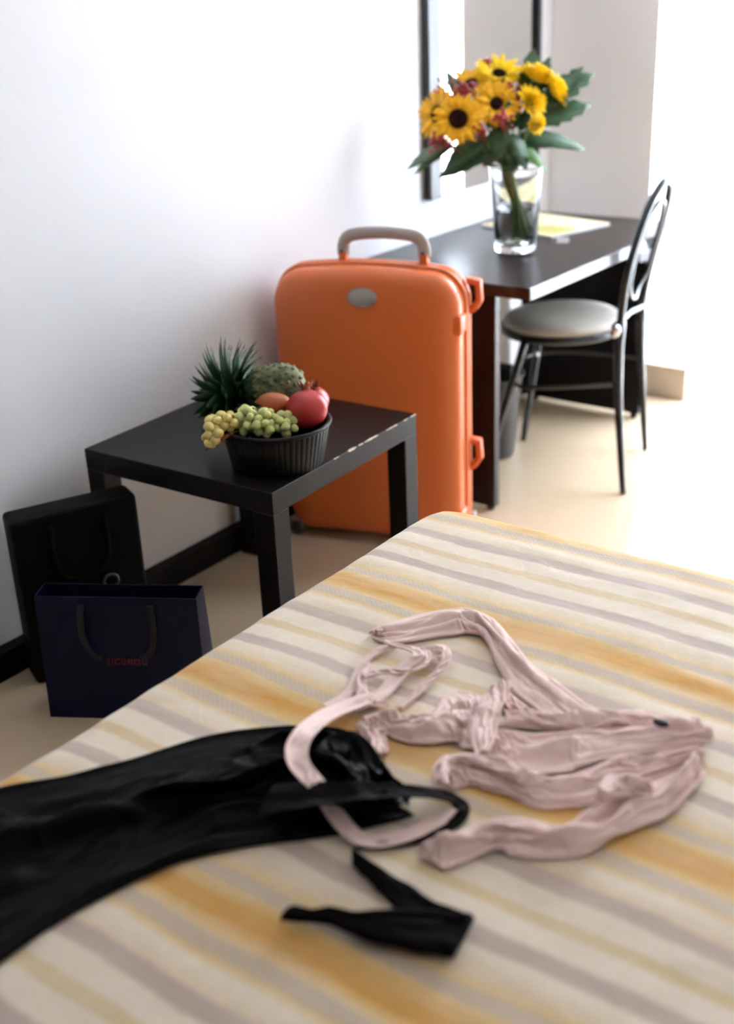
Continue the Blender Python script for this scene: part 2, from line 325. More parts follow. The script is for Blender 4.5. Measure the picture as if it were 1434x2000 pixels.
# booklet and card on the desk
bk = thing('booklet', 'pale yellow booklet lying open on the desk behind the vase', 'booklet', (.235, 1.70, DH), math.radians(-14))
link('page_block', BX(-.17, .17, -.15, .15, 0, .006, bev=.001), MWP, bk, smooth=False)
link('cover', BX(-.172, .172, -.152, .152, .0062, .0075), MPAP, bk, smooth=False)
bm = bmesh.new(); random.seed(2)
for i in range(4): box(bm, -.14+.005*i, -.01-.01*i, -.11+.03*i, -.10+.03*i, .0076, .0079)
box(bm, .02, .15, -.12, .0, .0076, .0079)
link('printed_block', bm, mat('olive_print', (.42, .36, .10), .5), bk, smooth=False)
kc = thing('white_card', 'small folded white card on the desk right of the vase', 'card', (.425, 1.475, DH), math.radians(20))
bm = bmesh.new(); v = [bm.verts.new(q) for q in ((-.02, -.015, 0), (.02, -.015, 0), (.02, 0, .016), (-.02, 0, .016), (.02, .015, 0), (-.02, .015, 0))]
bm.faces.new((v[0], v[1], v[2], v[3])); bm.faces.new((v[3], v[2], v[4], v[5])); o = link('card_sheet', bm, MWP, kc, smooth=False); o.modifiers.new('t', 'SOLIDIFY').thickness = .0008
# ================================================================ waste bin
wb = thing('waste_bin', 'round black ribbed waste bin standing under the desk', 'bin', (.235, 1.315, 0))
bm = bmesh.new(); seg = 96; prof = [(0, .004), (.086, .004), (.09, .012), (.115, .285), (.118, .295), (.121, .297), (.121, .302), (.114, .302), (.11, .285), (.086, .016), (0, .012)]
lathe(bm, prof, seg)
for v in bm.verts:
    if .02 < v.co.z < .28:
        a = math.atan2(v.co.y, v.co.x); k = 1+.022*math.copysign(abs(math.sin(a*12))**.6, math.sin(a*12)); v.co.x *= k; v.co.y *= k
link('bin_body', bm, MBIN, wb)
bm = bmesh.new(); tube(bm, [(.119*math.cos(a), .119*math.sin(a), .30) for a in [6.2832*i/48 for i in range(48)]], .004, 8, closed=True); link('bin_rim', bm, MBIN, wb)
# ================================================================ chair
ch = thing('desk_chair', 'black metal chair with round grey seat and hooped back, drawn up to the desk', 'chair', (0, 0, 0))
sc_ = Vector((.415, 1.505, 0)); SZ = .485
bm = bmesh.new(); lathe(bm, [(0, -.012), (.175, -.012), (.193, -.004), (.2, .008), (.197, .02), (.185, .03), (.14, .038), (.07, .041), (0, .042)], 64, (0, 0, 0))
o = link('seat', bm, MSEAT, ch); o.location = (sc_.x, sc_.y, SZ-.025); o.scale = (1, 1.1, 1); o['label'] = 'grey padded round seat'
bm = bmesh.new(); tube(bm, [(.2*math.cos(a), .22*math.sin(a), 0) for a in [6.2832*i/64 for i in range(64)]], .0135, 10, closed=True)
o = link('seat_ring', bm, MMET, ch); o.location = (sc_.x, sc_.y, SZ-.035)
near = [(.80, 1.22, 0), (.765, 1.265, .12), (.715, 1.335, .28), (.680, 1.395, .42), (.672, 1.415, .50), (.675, 1.425, .60), (.685, 1.44, .70), (.70, 1.47, .80), (.712, 1.51, .88), (.722, 1.555, .925), (.724, 1.60, .942)]
far = [(.692, 1.63, 0), (.675, 1.64, .12), (.645, 1.665, .28), (.625, 1.685, .42), (.622, 1.69, .50), (.635, 1.70, .60), (.655, 1.705, .70), (.68, 1.70, .80), (.70, 1.685, .88), (.716, 1.65, .925), (.724, 1.60, .942)]
leg_p = cr(near[:5], 20); bm = bmesh.new(); tube(bm, leg_p, [.010+.009*i/19 for i in range(20)], 10); link('leg', bm, MMET, ch)
leg_p = cr(far[:5], 20); bm = bmesh.new(); tube(bm, leg_p, [.010+.009*i/19 for i in range(20)], 10); link('leg', bm, MMET, ch)
hoop = cr(near[4:]+far[4:-1][::-1], 60); bm = bmesh.new(); tube(bm, hoop, .013, 10); link('back_hoop', bm, MMET, ch)
cb = Vector((.68, 1.575, .70)); inner = []
for pz in cr(near[5:]+far[5:-1][::-1], 44): inner.append(cb+(pz-cb)*.74+Vector((0, 0, .0)))
inner = inner+[inner[-1]+Vector((-.012, -.04, -.045)), Vector((.655, 1.56, .56)), inner[0]+Vector((-.012, .04, -.045))]
bm = bmesh.new(); tube(bm, cr([tuple(v) for v in inner]+[tuple(inner[0])], 90)[:-1], .008, 8, closed=True); link('inner_hoop', bm, MMET, ch)
bm = bmesh.new(); tube(bm, cr([(.66, 1.40, .50), (.65, 1.48, .505), (.64, 1.56, .51), (.635, 1.63, .505), (.628, 1.70, .50)], 14), .010, 8); link('cross_rail', bm, MMET, ch)
for q in (((.665, 1.40, .485)), ((.622, 1.695, .485))):
    bm = bmesh.new(); ell(bm, q, (.02, .02, .026), 3); link('joint_cap', bm, MCHR, ch)['label'] = 'bright metal joint cap'
for a, b in (((.385, 1.30, SZ-.04), (.33, 1.13, 0)), ((.26, 1.66, SZ-.04), (.275, 1.49, 0))):
    bm = bmesh.new(); A, B = Vector(a), Vector(b); tube(bm, [A.lerp(B, i/9)+Vector((0, 0, 0)) for i in range(10)], [.0145-.005*i/9 for i in range(10)], 10); link('leg', bm, MMET, ch)
bm = bmesh.new(); st = cr([(.70, 1.36, .32), (.56, 1.28, .31), (.43, 1.24, .30), (.37, 1.26, .30), (.29, 1.38, .30), (.255, 1.50, .30), (.265, 1.60, .30), (.36, 1.66, .305), (.50, 1.68, .31), (.64, 1.665, .32)], 60)
tube(bm, st, .007, 8); stre = link('stretcher', bm, MMET, ch)
for q in ((.365, 1.245, .30), (.268, 1.597, .30)):
    bm = bmesh.new(); ell(bm, q, (.010, .010, .010), 2); link('stretcher_bolt', bm, MCHR, stre)
# ================================================================ suitcase
SW, SD, S0, S1 = .572, .215, .018, .845
sc = thing('suitcase', 'tall orange hard shell suitcase standing between coffee table and desk', 'suitcase', (.052, .388, 0), math.radians(17.5))
def outline(ins, n=12, x0=0, x1=SW, z0=S0, z1=S1, rt=.085, rb=.05, dome=.022):
    x0 += ins; x1 -= ins; z0 += ins; z1 -= ins; rt = max(.02, rt-ins*.6); rb = max(.015, rb-ins*.6); pts = []
    for cx, cz, r, a0 in ((x1-rt, z1-rt, rt, 0), (x0+rt, z1-rt, rt, 90), (x0+rb, z0+rb, rb, 180), (x1-rb, z0+rb, rb, 270)):
        for i in range(n): a = math.radians(a0+90*i/(n-1)); pts.append([cx+r*math.cos(a), cz+r*math.sin(a)])
    out_ = []
    for i in range(len(pts)):
        a, b = pts[i], pts[(i+1) % len(pts)]; out_.append(a); d = math.dist(a, b)
        if d > .05:
            k = int(d/.03)
            for j in range(1, k): out_.append([a[0]+(b[0]-a[0])*j/k, a[1]+(b[1]-a[1])*j/k])
    for q in out_:
        u_ = (q[0]-SW/2)/(SW/2)
        if q[1] > (S0+S1)/2: q[1] -= dome*(u_*u_)
        else: pass
        if q[0] < .12 and q[1] < .13: q[0] += max(0, (.13-q[1]))*.28*(1-max(0, q[0])/.12)
    return out_
def loft(bm, levels, capa=True, capb=True):
    rings = []
    for y, ins in levels: rings.append([bm.verts.new((q[0], y, q[1])) for q in outline(ins)])
    n = min(len(r) for r in rings); assert all(len(r) == n for r in rings), [len(r) for r in rings]
    for a, b in zip(rings, rings[1:]):
        for j in range(n): bm.faces.new((a[j], a[(j+1) % n], b[(j+1) % n], b[j]))
    if capa: bm.faces.new(rings[0])
    if capb: bm.faces.new(rings[-1][::-1])
def outline_fixed(f):
    def g(ins):
        base = f(0); cx, cz = SW/2, (S0+S1)/2; kx = (SW/2-ins)/(SW/2); kz = ((S1-S0)/2-ins)/((S1-S0)/2)
        return [[cx+(q[0]-cx)*kx, cz+(q[1]-cz)*kz] for q in base]
    return g
outline = outline_fixed(outline)
bm = bmesh.new(); loft(bm, [(-.003, .12), (-.001, .075), (.002, .05), (.007, .034), (.015, .021), (.027, .012), (.045, .0085), (.066, .008), (.069, .013)]); link('front_shell', bm, MOR, sc)
bm = bmesh.new(); loft(bm, [(.0692, .014), (.070, .003), (.074, 0), (.088, 0), (.092, .003), (.0925, .008), (.096, .008), (.0962, .003), (.099, .0), (.112, 0), (.116, .004), (.1165, .014)]); link('rim', bm, MOR, sc)
bm = bmesh.new(); loft(bm, [(.117, .012), (.119, .009), (.15, .010), (.18, .016), (.20, .028), (.212, .045), (SD, .07)]); link('rear_shell', bm, MOR, sc)
for z, s in ((.70, .055), (.115, .055)):
    link('hinge_pad', BX(SW-.045, SW-.002, .012, .074, z-s/2-.012, z+s/2-.012, bev=.008, seg=3), MORD, sc)
for z in (.755, .285):
    bm = bmesh.new(); w = .034
    P_ = [(SW-.012, z+.045), (SW+.028, z+.04), (SW+.032, z-.02), (SW+.018, z-.045), (SW-.012, z-.062)]; Q_ = [(SW-.008, z+.03), (SW+.014, z+.026), (SW+.016, z-.012), (SW+.008, z-.026), (SW-.008, z-.036)]
    va = [[bm.verts.new((x, y, zz)) for x, zz in pts] for pts in (P_, Q_) for y in (.10, .10+w)]
    for i in range(4):
        bm.faces.new((va[0][i], va[0][i+1], va[1][i+1], va[1][i])); bm.faces.new((va[2][i], va[3][i], va[3][i+1], va[2][i+1]))
        bm.faces.new((va[0][i], va[2][i], va[2][i+1], va[0][i+1])); bm.faces.new((va[1][i], va[1][i+1], va[3][i+1], va[3][i]))
    bmesh.ops.bevel(bm, geom=bm.edges[:], offset=.002, segments=2, affect='EDGES'); link('latch', bm, MORD, sc)
bm = bmesh.new(); res = bmesh.ops.create_uvsphere(bm, u_segments=40, v_segments=16, radius=1); bmesh.ops.scale(bm, vec=(.042, .006, .026), verts=res['verts'])
badge = link('badge', bm, MBADGE, sc, loc=(.292, -.002, .762)); badge['label'] = 'silver grey oval badge'
bm = bmesh.new(); tube(bm, [(.042*math.cos(a), -.004, .026*math.sin(a)) for a in [6.2832*i/48 for i in range(48)]], .0018, 6, closed=True); link('badge_rim', bm, MGR, badge)
# grab handle
hx0, hx1, hz = .205, .443, .845
for x in (hx0, hx1): link('handle_post', BX(x-.012, x+.012, .085, .115, hz-.02, hz+.022, bev=.005, seg=3), MOR, sc)
bm = bmesh.new(); hp = cr([(hx0, .10, hz+.012), (hx0, .10, hz+.028), (hx0+.004, .10, hz+.05), (hx0+.022, .10, hz+.066), (hx0+.06, .10, hz+.073), ((hx0+hx1)/2, .10, hz+.076), (hx1-.06, .10, hz+.073), (hx1-.022, .10, hz+.066), (hx1-.004, .10, hz+.05), (hx1, .10, hz+.028), (hx1, .10, hz+.012)], 54)
tube(bm, hp, [.0175 if 8 < i < 45 else .0185 for i in range(54)], 14, flat=.72, up=(0, 1, 0)); grab = link('grab_handle', bm, MGR, sc); grab['label'] = 'warm grey curved grab handle'
for x in (hx0, hx1):
    bm = bmesh.new(); lathe(bm, [(0, 0), (.004, 0), (.004, .003), (0, .003)], 16); bmesh.ops.rotate(bm, verts=bm.verts, matrix=Matrix.Rotation(math.radians(90), 3, 'X'))
    link('handle_screw', bm, MRUB, grab, loc=(x, .0835, hz+.025))
for x, y in ((.035, .035), (SW-.03, .05), (.035, SD-.02), (SW-.03, SD-.02)):
    bm = bmesh.new(); lathe(bm, [(0, -.011), (.021, -.011), (.026, -.008), (.026, .008), (.021, .011), (0, .011)], 24); bmesh.ops.rotate(bm, verts=bm.verts, matrix=Matrix.Rotation(math.radians(90), 3, 'Y'))
    w_ = link('wheel', bm, MRUB, sc, loc=(x, y, .026))
    bm = bmesh.new(); box(bm, x-.02, x+.02, y-.018, y+.018, .044, .055, bev=.004); box(bm, x-.02, x-.014, y-.012, y+.012, .018, .05); box(bm, x+.014, x+.02, y-.012, y+.012, .018, .05); link('wheel_fork', bm, MGR, sc, smooth=False)
# ================================================================ bags on the floor
def shopping_bag(t, A, w, ang, d, h, m, lean, taper=0.0):
    ca, sa = math.cos(ang), math.sin(ang); bm = bmesh.new(); th = .0016
    def ringp(z, k, off, ins=0):
        q = []
        for (u_, v_) in ((0-k+ins, 0+ins), (w+k-ins, 0+ins), (w+k-ins, d*off-ins), (w*1.0, d*off-ins), (0-k+ins, d*off-ins)):
            q.append((u_, v_+lean*z/h, z))
        return [q[0], q[1], q[2], q[4]]
    lv = [(0, 0, 1), (h*.33, taper*.33, .94), (h*.66, taper*.66, .8), (h, taper, .66)]
    rings = [[bm.verts.new(p) for p in ringp(*l)] for l in lv]+[[bm.verts.new(p) for p in ringp(*l, ins=.003)] for l in lv[::-1]]
    for a, b in zip(rings, rings[1:]):
        for j in range(4): bm.faces.new((a[j], a[(j+1) % 4], b[(j+1) % 4], b[j]))
    bm.faces.new(rings[0][::-1]); bm.faces.new(rings[-1]); return bm
bb_ = thing('paper_shopping_bag', 'navy blue paper carrier bag with faded red lettering on the floor', 'bag', (.235, -.690, 0), math.radians(30))
link('bag_body', shopping_bag(None, None, .385, 0, .10, .315, MNAVY, .012, -.004), MNAVY, bb_, smooth=False)
for p_ in ([(.115, .004, .30), (.112, -.004, .27), (.112, -.006, .22), (.128, -.006, .18), (.15, -.006, .165)], [(.275, .004, .30), (.278, -.004, .27), (.278, -.006, .22), (.265, -.006, .185), (.245, -.006, .168)]):
    bm = bmesh.new(); tube(bm, cr(p_, 26), .008, 8, flat=.35, up=(0, 1, 0)); link('ribbon_handle', bm, MNAVYD, bb_)
bm = bmesh.new(); random.seed(9); x = .160
while x < .255:   # illegible faded red lettering: upright strokes and bars
    w = random.choice((.010, .012, .014)); z0, z1 = .146, .163; y = .0015; k = random.randint(0, 3)
    box(bm, x, x+.003, y, y+.001+.002, z0, z1)
    if k != 1: box(bm, x+w-.003, x+w, y, y+.003, z0, z1)
    if k != 2: box(bm, x, x+w, y, y+.003, z1-.004, z1)
    if k in (0, 1): box(bm, x, x+w, y, y+.003, z0, z0+.004)
    if k == 3: box(bm, x, x+w, y, y+.003, (z0+z1)/2-.002, (z0+z1)/2+.002)
    x += w+.004
link('red_lettering', bm, MRED, bb_, smooth=False)['label'] = 'faded dark red lettering'
tb = thing('black_tote_bag', 'large black rectangular tote bag leaning on the wall behind the navy paper bag', 'bag', (.10, -.616, 0), math.radians(66))
bm = bmesh.new(); box(bm, 0, .31, 0, .085, 0, .44, bev=.012, seg=3)
for v in bm.verts: v.co.y += .012*math.sin(v.co.x*9)*math.sin(v.co.z*6)
link('bag_body', bm, MLEA, tb)
for y in (-.004, .088):
    bm = bmesh.new(); tube(bm, cr([(.09, y, .41), (.088, y, .34), (.10, y-.004 if y < 0 else y+.004, .28), (.155, y, .255), (.21, y, .28), (.222, y, .34), (.22, y, .41)], 30), .007, 8, flat=.4, up=(0, 1, 0))
    if y < 0: link('strap', bm, MLEA, tb)
    else: bm.free()
bm = bmesh.new(); tube(bm, [(.018*math.cos(a), 0, .018*math.sin(a)) for a in [6.2832*i/24 for i in range(24)]], .0035, 8, closed=True); ring = link('metal_ring', bm, MDKM, tb, loc=(.215, -.012, .235))
bm = bmesh.new(); box(bm, -.006, .006, -.003, .003, -.035, -.014, bev=.001); link('zip_pull', bm, MDKM, ring)
# ================================================================ fruit basket
BC = Vector((.524, -.142, H+.001))
fb = thing('fruit_basket', 'round black slatted basket full of fruit on the coffee table', 'basket', BC)
bm = bmesh.new(); lathe(bm, [(0, 0), (.104, 0), (.108, .004), (.104, .008), (0, .008)], 48); link('basket_base', bm, MBASK, fb)
bm = bmesh.new(); box(bm, -.0068, .0068, -.0022, .0022, 0, .103, bev=.0012, seg=1)
for v in bm.verts: pass
st0 = link('stave', bm, MBASK, fb)
for i in range(56):
    a = 6.28318*i/56; o = st0 if i == 0 else copy(st0, fb)
    p0 = Vector((.107*math.cos(a), .107*math.sin(a), .001)); p1 = Vector((.127*math.cos(a), .127*math.sin(a), .098)); zx = (p1-p0).normalized(); yx = Vector((math.cos(a), math.sin(a), 0)); xx = yx.cross(zx).normalized(); yx = zx.cross(xx)
    m = Matrix((xx, yx, zx)).transposed().to_4x4(); m.translation = p0; o.matrix_local = m
for (r, z, w) in ((.1105, .022, .0026), (.1195, .062, .0026), (.1285, .099, .0055)):
    bm = bmesh.new(); tube(bm, [(r*math.cos(a), r*math.sin(a), z) for a in [6.2832*i/64 for i in range(64)]], w, 8, closed=True); link('hoop' if z < .09 else 'basket_rim', bm, MBASK, fb)
bm = bmesh.new(); lathe(bm, [(.104, .008), (.1035, .009), (.123, .098), (.1245, .098), (.106, .006)], 48); link('lining', bm, MBASK, fb)
# pineapple
pa = Vector((.450, -.055, .668)); pdir = Vector((.74, .55, .12)).normalized()
pz = pdir.to_track_quat('Z', 'Y').to_matrix()
pi_ = thing('pineapple', 'whole green pineapple lying on its side with leafy crown toward the wall', 'fruit', pa)
bm = bmesh.new(); R_, Lp = .060, .080; eyes = 17; rows = 11
prof = [(max(0, R_*math.sqrt(max(0, 1-abs(t)**2.6)))*.93, t*Lp) for t in [-1+2*i/20 for i in range(21)]]; lathe(bm, prof, 34)
for j in range(rows):
    t = -.88+1.76*j/(rows-1); rad = R_*math.sqrt(max(.02, 1-abs(t)**2.6))*.93; n = max(5, int(eyes*rad/R_))
    for i in range(n):
        a = 6.2832*(i+.5*(j % 2))/n; c = Vector((rad*math.cos(a), rad*math.sin(a), t*Lp)); res = bmesh.ops.create_cone(bm, segments=4, radius1=.0098, radius2=.003, depth=.007, cap_ends=True)
        nrm = Vector((math.cos(a), math.sin(a), t*.9)).normalized(); q = nrm.to_track_quat('Z', 'Y').to_matrix().to_4x4(); bmesh.ops.transform(bm, matrix=Matrix.Translation(c) @ q, verts=res['verts'])
o = link('pineapple_body', bm, MPINE, pi_, smooth=False); o.rotation_euler = pz.to_euler()
def blade(length, width, curl=.2, fold=.25, n=7, jag=0, seed=0, tipw=0):
    """leaf along +X, face +Z, folded along the midrib, bending down by curl"""
    rnd = random.Random(seed); bm = bmesh.new(); rows_ = []
    for i in range(n+1):
        s = i/n; w = width/2*(math.sin(math.pi*min(1, s*.93+.05))**.75)*(1-.35*s) if not tipw else width/2*(1-s)**.6*(.6+.4*min(1, s*6))
        if jag and 0 < i < n: w *= 1+jag*((1 if i % 2 else -1)*.6+rnd.uniform(-.3, .3))
        x = length*s; z = -curl*length*s*s
        rows_.append([bm.verts.new((x-(.0 if not jag else (.12*length*(w/width) if i % 2 == 0 else 0)), -w, z+fold*w)), bm.verts.new((x, 0, z)), bm.verts.new((x, w, z+fold*w))])
    for a, b in zip(rows_, rows_[1:]):
        bm.faces.new((a[0], a[1], b[1], b[0])); bm.faces.new((a[1], a[2], b[2], b[1]))
    g = bm.faces[:]; r = bmesh.ops.extrude_face_region(bm, geom=g); bmesh.ops.translate(bm, vec=(0, 0, -.0006), verts=[v for v in r['geom'] if isinstance(v, bmesh.types.BMVert)])
    return bm
def orient(o, pos, xdir, zhint, scale=1):
    x = Vector(xdir).normalized(); z = Vector(zhint); z = (z-x*z.dot(x)).normalized(); y = z.cross(x)
    m = Matrix((x, y, z)).transposed().to_4x4(); m.translation = pos; o.matrix_local = m @ Matrix.Scale(scale, 4)
random.seed(11); cb_ = -pdir*Lp*.98
pl0 = link('crown_leaf', blade(.125, .042, .40, .45, 7, tipw=1), MPINL, pi_)
k = 0
for ring, (n, tilt, ln) in enumerate(((8, .2, .8), (14, .5, .95), (20, .8, 1.0), (24, 1.1, 1.0), (22, 1.4, .9), (18, 1.7, .8))):
    for i in range(n):
        a = 6.2832*(i+random.random()*.5)/n; rad_ = pz @ Vector((math.cos(a), math.sin(a), 0)); d = -pdir*math.cos(tilt)+rad_*math.sin(tilt)
        o = pl0 if k == 0 else copy(pl0, pi_); k += 1
        pos = cb_-pdir*(.026-.006*ring)+rad_*(.004+.004*ring); end = pa+pos+d*.125*ln
        if end.z < .60: d.z += (.60-end.z)/.105; 
        if end.x < .20: ln *= .75
        orient(o, pos, d, rad_*-1 if tilt < .3 else -pdir, ln*random.uniform(.85, 1.1))
# pomegranates
def pomegranate(name, label, pos, r, up, rv=0):
    t = thing(name, label, 'fruit', pos, group='pomegranates in the basket'); q = Vector(up).to_track_quat('Z', 'Y').to_matrix()
    bm = bmesh.new(); prof = []
    for i in range(19):
        a = -math.pi/2+math.pi*i/18; prof.append((r*math.cos(a)*(1+.02*math.sin(3*a)), r*.93*math.sin(a)))
    prof = prof[:-1]+[(r*.22, r*.90), (0, r*.86)]; lathe(bm, prof, 40)
    for v in bm.verts:
        a = math.atan2(v.co.y, v.co.x); k = 1+.025*math.cos(5*a+rv); v.co.x *= k; v.co.y *= k
    o = link('fruit_body', bm, MPOM, t); o.rotation_euler = q.to_euler()
    bm = bmesh.new(); n = 7
    lathe(bm, [(r*.24, r*.84), (r*.20, r*1.0), (r*.25, r*1.12), (r*.22, r*1.12), (r*.17, r*1.0), (r*.17, r*.88), (0, r*.86)], 28)
    crw = o = link('crown', bm, MPOMD, t); o.rotation_euler = q.to_euler(); o['label'] = 'dry brown crown'
    bm = bmesh.new()
    for i in range(n):
        a = 6.283*i/n+rv; ca, sa = math.cos(a), math.sin(a); w = r*.13
        ps = [(r*.22*ca-w*sa, r*.22*sa+w*ca, r*1.08), (r*.22*ca+w*sa, r*.22*sa-w*ca, r*1.08), (r*.40*ca, r*.40*sa, r*1.36), (r*.26*ca-w*sa*.8, r*.26*sa+w*ca*.8, r*1.05), (r*.26*ca+w*sa*.8, r*.26*sa-w*ca*.8, r*1.05)]
        v = [bm.verts.new(p) for p in ps]; bm.faces.new((v[0], v[1], v[2])); bm.faces.new((v[4], v[3], v[2])); bm.faces.new((v[0], v[2], v[3])); bm.faces.new((v[1], v[4], v[2])); bm.faces.new((v[0], v[3], v[4], v[1]))
    link('sepals', bm, MPOMD, crw, smooth=False)
    return t
pomegranate('pomegranate', 'large glossy red pomegranate at the right front of the fruit basket', (.588, -.098, .650), .049, (-.25, .25, 1))
pomegranate('pomegranate', 'darker pomegranate with ragged brown crown behind the large red one', (.545, -.025, .640), .040, (.25, -.1, 1), .6)
mg = thing('mango', 'orange and red mango lying between the grapes and the pineapple', 'fruit', (.497, -.119, .650))
bm = bmesh.new(); vs = ell(bm, (0, 0, 0), (.046, .032, .030), 4)
for v in bm.verts: v.co.z += .10*v.co.x*abs(v.co.x)/.046; v.co.y *= 1-.12*v.co.x/.046
o = link('fruit_body', bm, MPEACH, mg); o.rotation_euler = (0, 0, .5)
bm = bmesh.new(); tube(bm, [(.044, .0, .004), (.050, .001, .008), (.053, .002, .013)], [.003, .0022, .002], 8); o = link('stem', bm, MPOMD, mg); o.rotation_euler = (0, 0, .5)
# grapes: two bunches
bm = bmesh.new(); ell(bm, (0, 0, 0), (.0106, .0106, .012), 2); gm = None
def bunch(label, seeds, n, m, seed, stem_pts):
    global gm
    t = thing('grape_bunch', label, 'grapes', Vector(seeds[0][0]), group='grapes in the basket'); rnd = random.Random(seed); pts = []; tries = 0
    while len(pts) < n and tries < 20000:
        tries += 1; c, r = seeds[rnd.randrange(len(seeds))]; c = Vector(c)
        d = Vector((rnd.gauss(0, 1), rnd.gauss(0, 1), rnd.gauss(0, 1))).normalized()*(rnd.random()**.4); q = c+Vector((d.x*r[0], d.y*r[1], d.z*r[2]))
        if all((q-s).length > .0178 for s in pts): pts.append(q)
    b = bmesh.new(); ell(b, (0, 0, 0), (.0106, .0106, .012), 2); g0 = link('grape', b, m, t)
    for i, q in enumerate(pts):
        o = g0 if i == 0 else copy(g0, t); o.location = q-t.location; o.rotation_euler = (rnd.random()*3, rnd.random()*3, 0); s = rnd.uniform(.88, 1.1); o.scale = (s, s, s)
    b = bmesh.new(); tube(b, cr([Vector(q)-t.location for q in stem_pts], 12), .0022, 6); link('stem', b, MSTEM, t)
bunch('big bunch of green grapes heaped at the front of the fruit basket', [((.500, -.205, .640), (.036, .036, .030)), ((.535, -.190, .635), (.038, .036, .026)), ((.570, -.165, .630), (.028, .030, .022))], 70, MGRAPE, 3, [(.50, -.19, .665), (.53, -.185, .655), (.56, -.17, .635)])
bunch('small bunch of yellow grapes hanging over the left rim of the fruit basket', [((.452, -.262, .640), (.030, .026, .022)), ((.462, -.290, .622), (.024, .020, .026)), ((.478, -.250, .645), (.024, .022, .016))], 30, MGRAPEY, 4, [(.49, -.23, .65), (.47, -.26, .645), (.455, -.285, .63)])
for i, (q, d, s, lb) in enumerate((((.500, -.262, .626), (-.5, -.85, -.25), .05, 'curled dry reddish leaf poking out under the grapes at the basket rim'), ((.470, -.270, .600), (-.9, -.5, -.25), .05, 'brown dry leaf hanging below the yellow grapes on the basket side'))):
    t = thing('dry_leaf', lb, 'leaf', q, group='dry leaves on the basket rim'); o = link('leaf_blade', blade(s, .022, .3, .3, 6, jag=.2, seed=i), MDRY, t); orient(o, Vector((0, 0, 0)), d, (0, 0, 1))
    b = bmesh.new(); tube(b, [-Vector(d)*.012, Vector((0, 0, 0)), Vector(d)*s*.8+Vector((0, 0, -.010))], .0008, 6); link('leaf_stalk', b, MDRY, t)
# ================================================================ vase and bouquet
VC = Vector((.352, 1.285, DH+.0005))
va = thing('glass_vase', 'clear tapered glass vase with water on the desk, holding the bouquet', 'vase', VC)
bm = bmesh.new(); lathe(bm, [(0, 0), (.060, 0), (.066, .004), (.068, .02), (.085, .262), (.086, .266), (.0835, .268), (.0815, .264), (.065, .030), (.055, .022), (0, .021)], 64); link('glass_body', bm, MGLASS, va)
bm = bmesh.new(); lathe(bm, [(0, .0225), (.0545, .0235), (.0640, .031), (.0712, .128), (.0706, .1285), (0, .128)], 64); link('water', bm, MWATER, va)
FW, RT, UP = -fw, rr, uu
NECK = Vector((.330, 1.272, .995)); BOT = Vector((.372, 1.288, .775))
def stem_to(t, head, sd, r=.004, m=None):
    rnd = random.Random(sd); j = Vector((rnd.uniform(-.016, .016), rnd.uniform(-.016, .016), 0)); k_ = Vector((rnd.uniform(-.022, .022), rnd.uniform(-.022, .022), rnd.uniform(0, .02)))
    pts = cr([head, head.lerp(NECK, .55)+Vector((0, 0, -.01)), NECK+j, (NECK+j).lerp(BOT+k_, .5), BOT+k_], 20)
    bm = bmesh.new(); tube(bm, [p-t.location for p in pts], r, 7); return link('stem', bm, m or MSTEM, t)
def sunflower(label, pos, n, R, rd, cup=.15, seed=0, m=None, rows=3, npet=28, name='sunflower', cat='flower', disc=True, pw=.30):
    t = thing(name, label, cat, pos, group=name.replace('_', ' ')+'s in the glass vase'); n = Vector(n).normalized(); rnd = random.Random(seed); q = n.to_track_quat('Z', 'Y').to_matrix()
    L_ = R-rd*.7; p0 = link('petal', blade(L_, L_*pw+.004, .12, .35, 6), m or MPET, t); k = 0
    for row in range(rows):
        for i in range(npet):
            a = 6.2832*(i+.5*row)/npet+rnd.uniform(-.06, .06); radv = q @ Vector((math.cos(a), math.sin(a), 0)); el = cup+(-.16*row if disc else .16*row)+rnd.uniform(-.12, .12)
            o = p0 if k == 0 else copy(p0, t); k += 1
            orient(o, radv*rd*((.9-.06*row) if disc else max(.15, .9-.17*row))+n*((-.001-.0035*row) if disc else .004*row), radv*math.cos(el)+n*math.sin(el), n, rnd.uniform(.85, 1.1)*(1-.08*row))
    if disc:
        b = bmesh.new(); lathe(b, [(0, -.006), (rd*.8, -.005), (rd, .002), (rd*.95, .008), (rd*.6, .010), (rd*.25, .007), (0, .006)], 28)
        for i in range(90):
            rr_ = rd*.93*math.sqrt((i+.5)/90); a = i*2.39996; ell(b, (rr_*math.cos(a), rr_*math.sin(a), .009), (.0014, .0014, .0024), 1)
        o = link('seed_disc', b, MDISC, t); o.rotation_euler = q.to_euler(); o['label'] = 'dark brown seed disc'
    b = bmesh.new(); lathe(b, [(0, -.022), (.008, -.018), (rd*.8, -.008), (rd*1.05, -.001), (rd*.7, -.002), (0, -.004)], 20)
    for i in range(12):
        a = 6.283*i/12; ca, sa = math.cos(a), math.sin(a); v = [b.verts.new(p) for p in ((rd*.9*ca-.005*sa, rd*.9*sa+.005*ca, -.004), (rd*.9*ca+.005*sa, rd*.9*sa-.005*ca, -.004), (rd*1.6*ca, rd*1.6*sa, -.010))]; b.faces.new(v)
    o = link('calyx', b, MLEAF, t); o.rotation_euler = q.to_euler()
    stem_to(t, Vector(pos)-n*.018, seed+50, .0048)
    return t
sunflower('full round sunflower facing the viewer, lower left of the bouquet', (.2378, 1.1229, 1.1663), FW-RT*.12, .076, .030, seed=1)
sunflower('sunflower turned away to the left at the left edge of the bouquet', (.150, 1.142, 1.1764), -RT*.75+FW*.5-UP*.05, .080, .026, .25, 2)
sunflower('smaller sunflower with dark centre in the middle of the bouquet', (.3018, 1.245, 1.1996), FW+RT*.1+UP*.15, .074, .020, .3, 3)
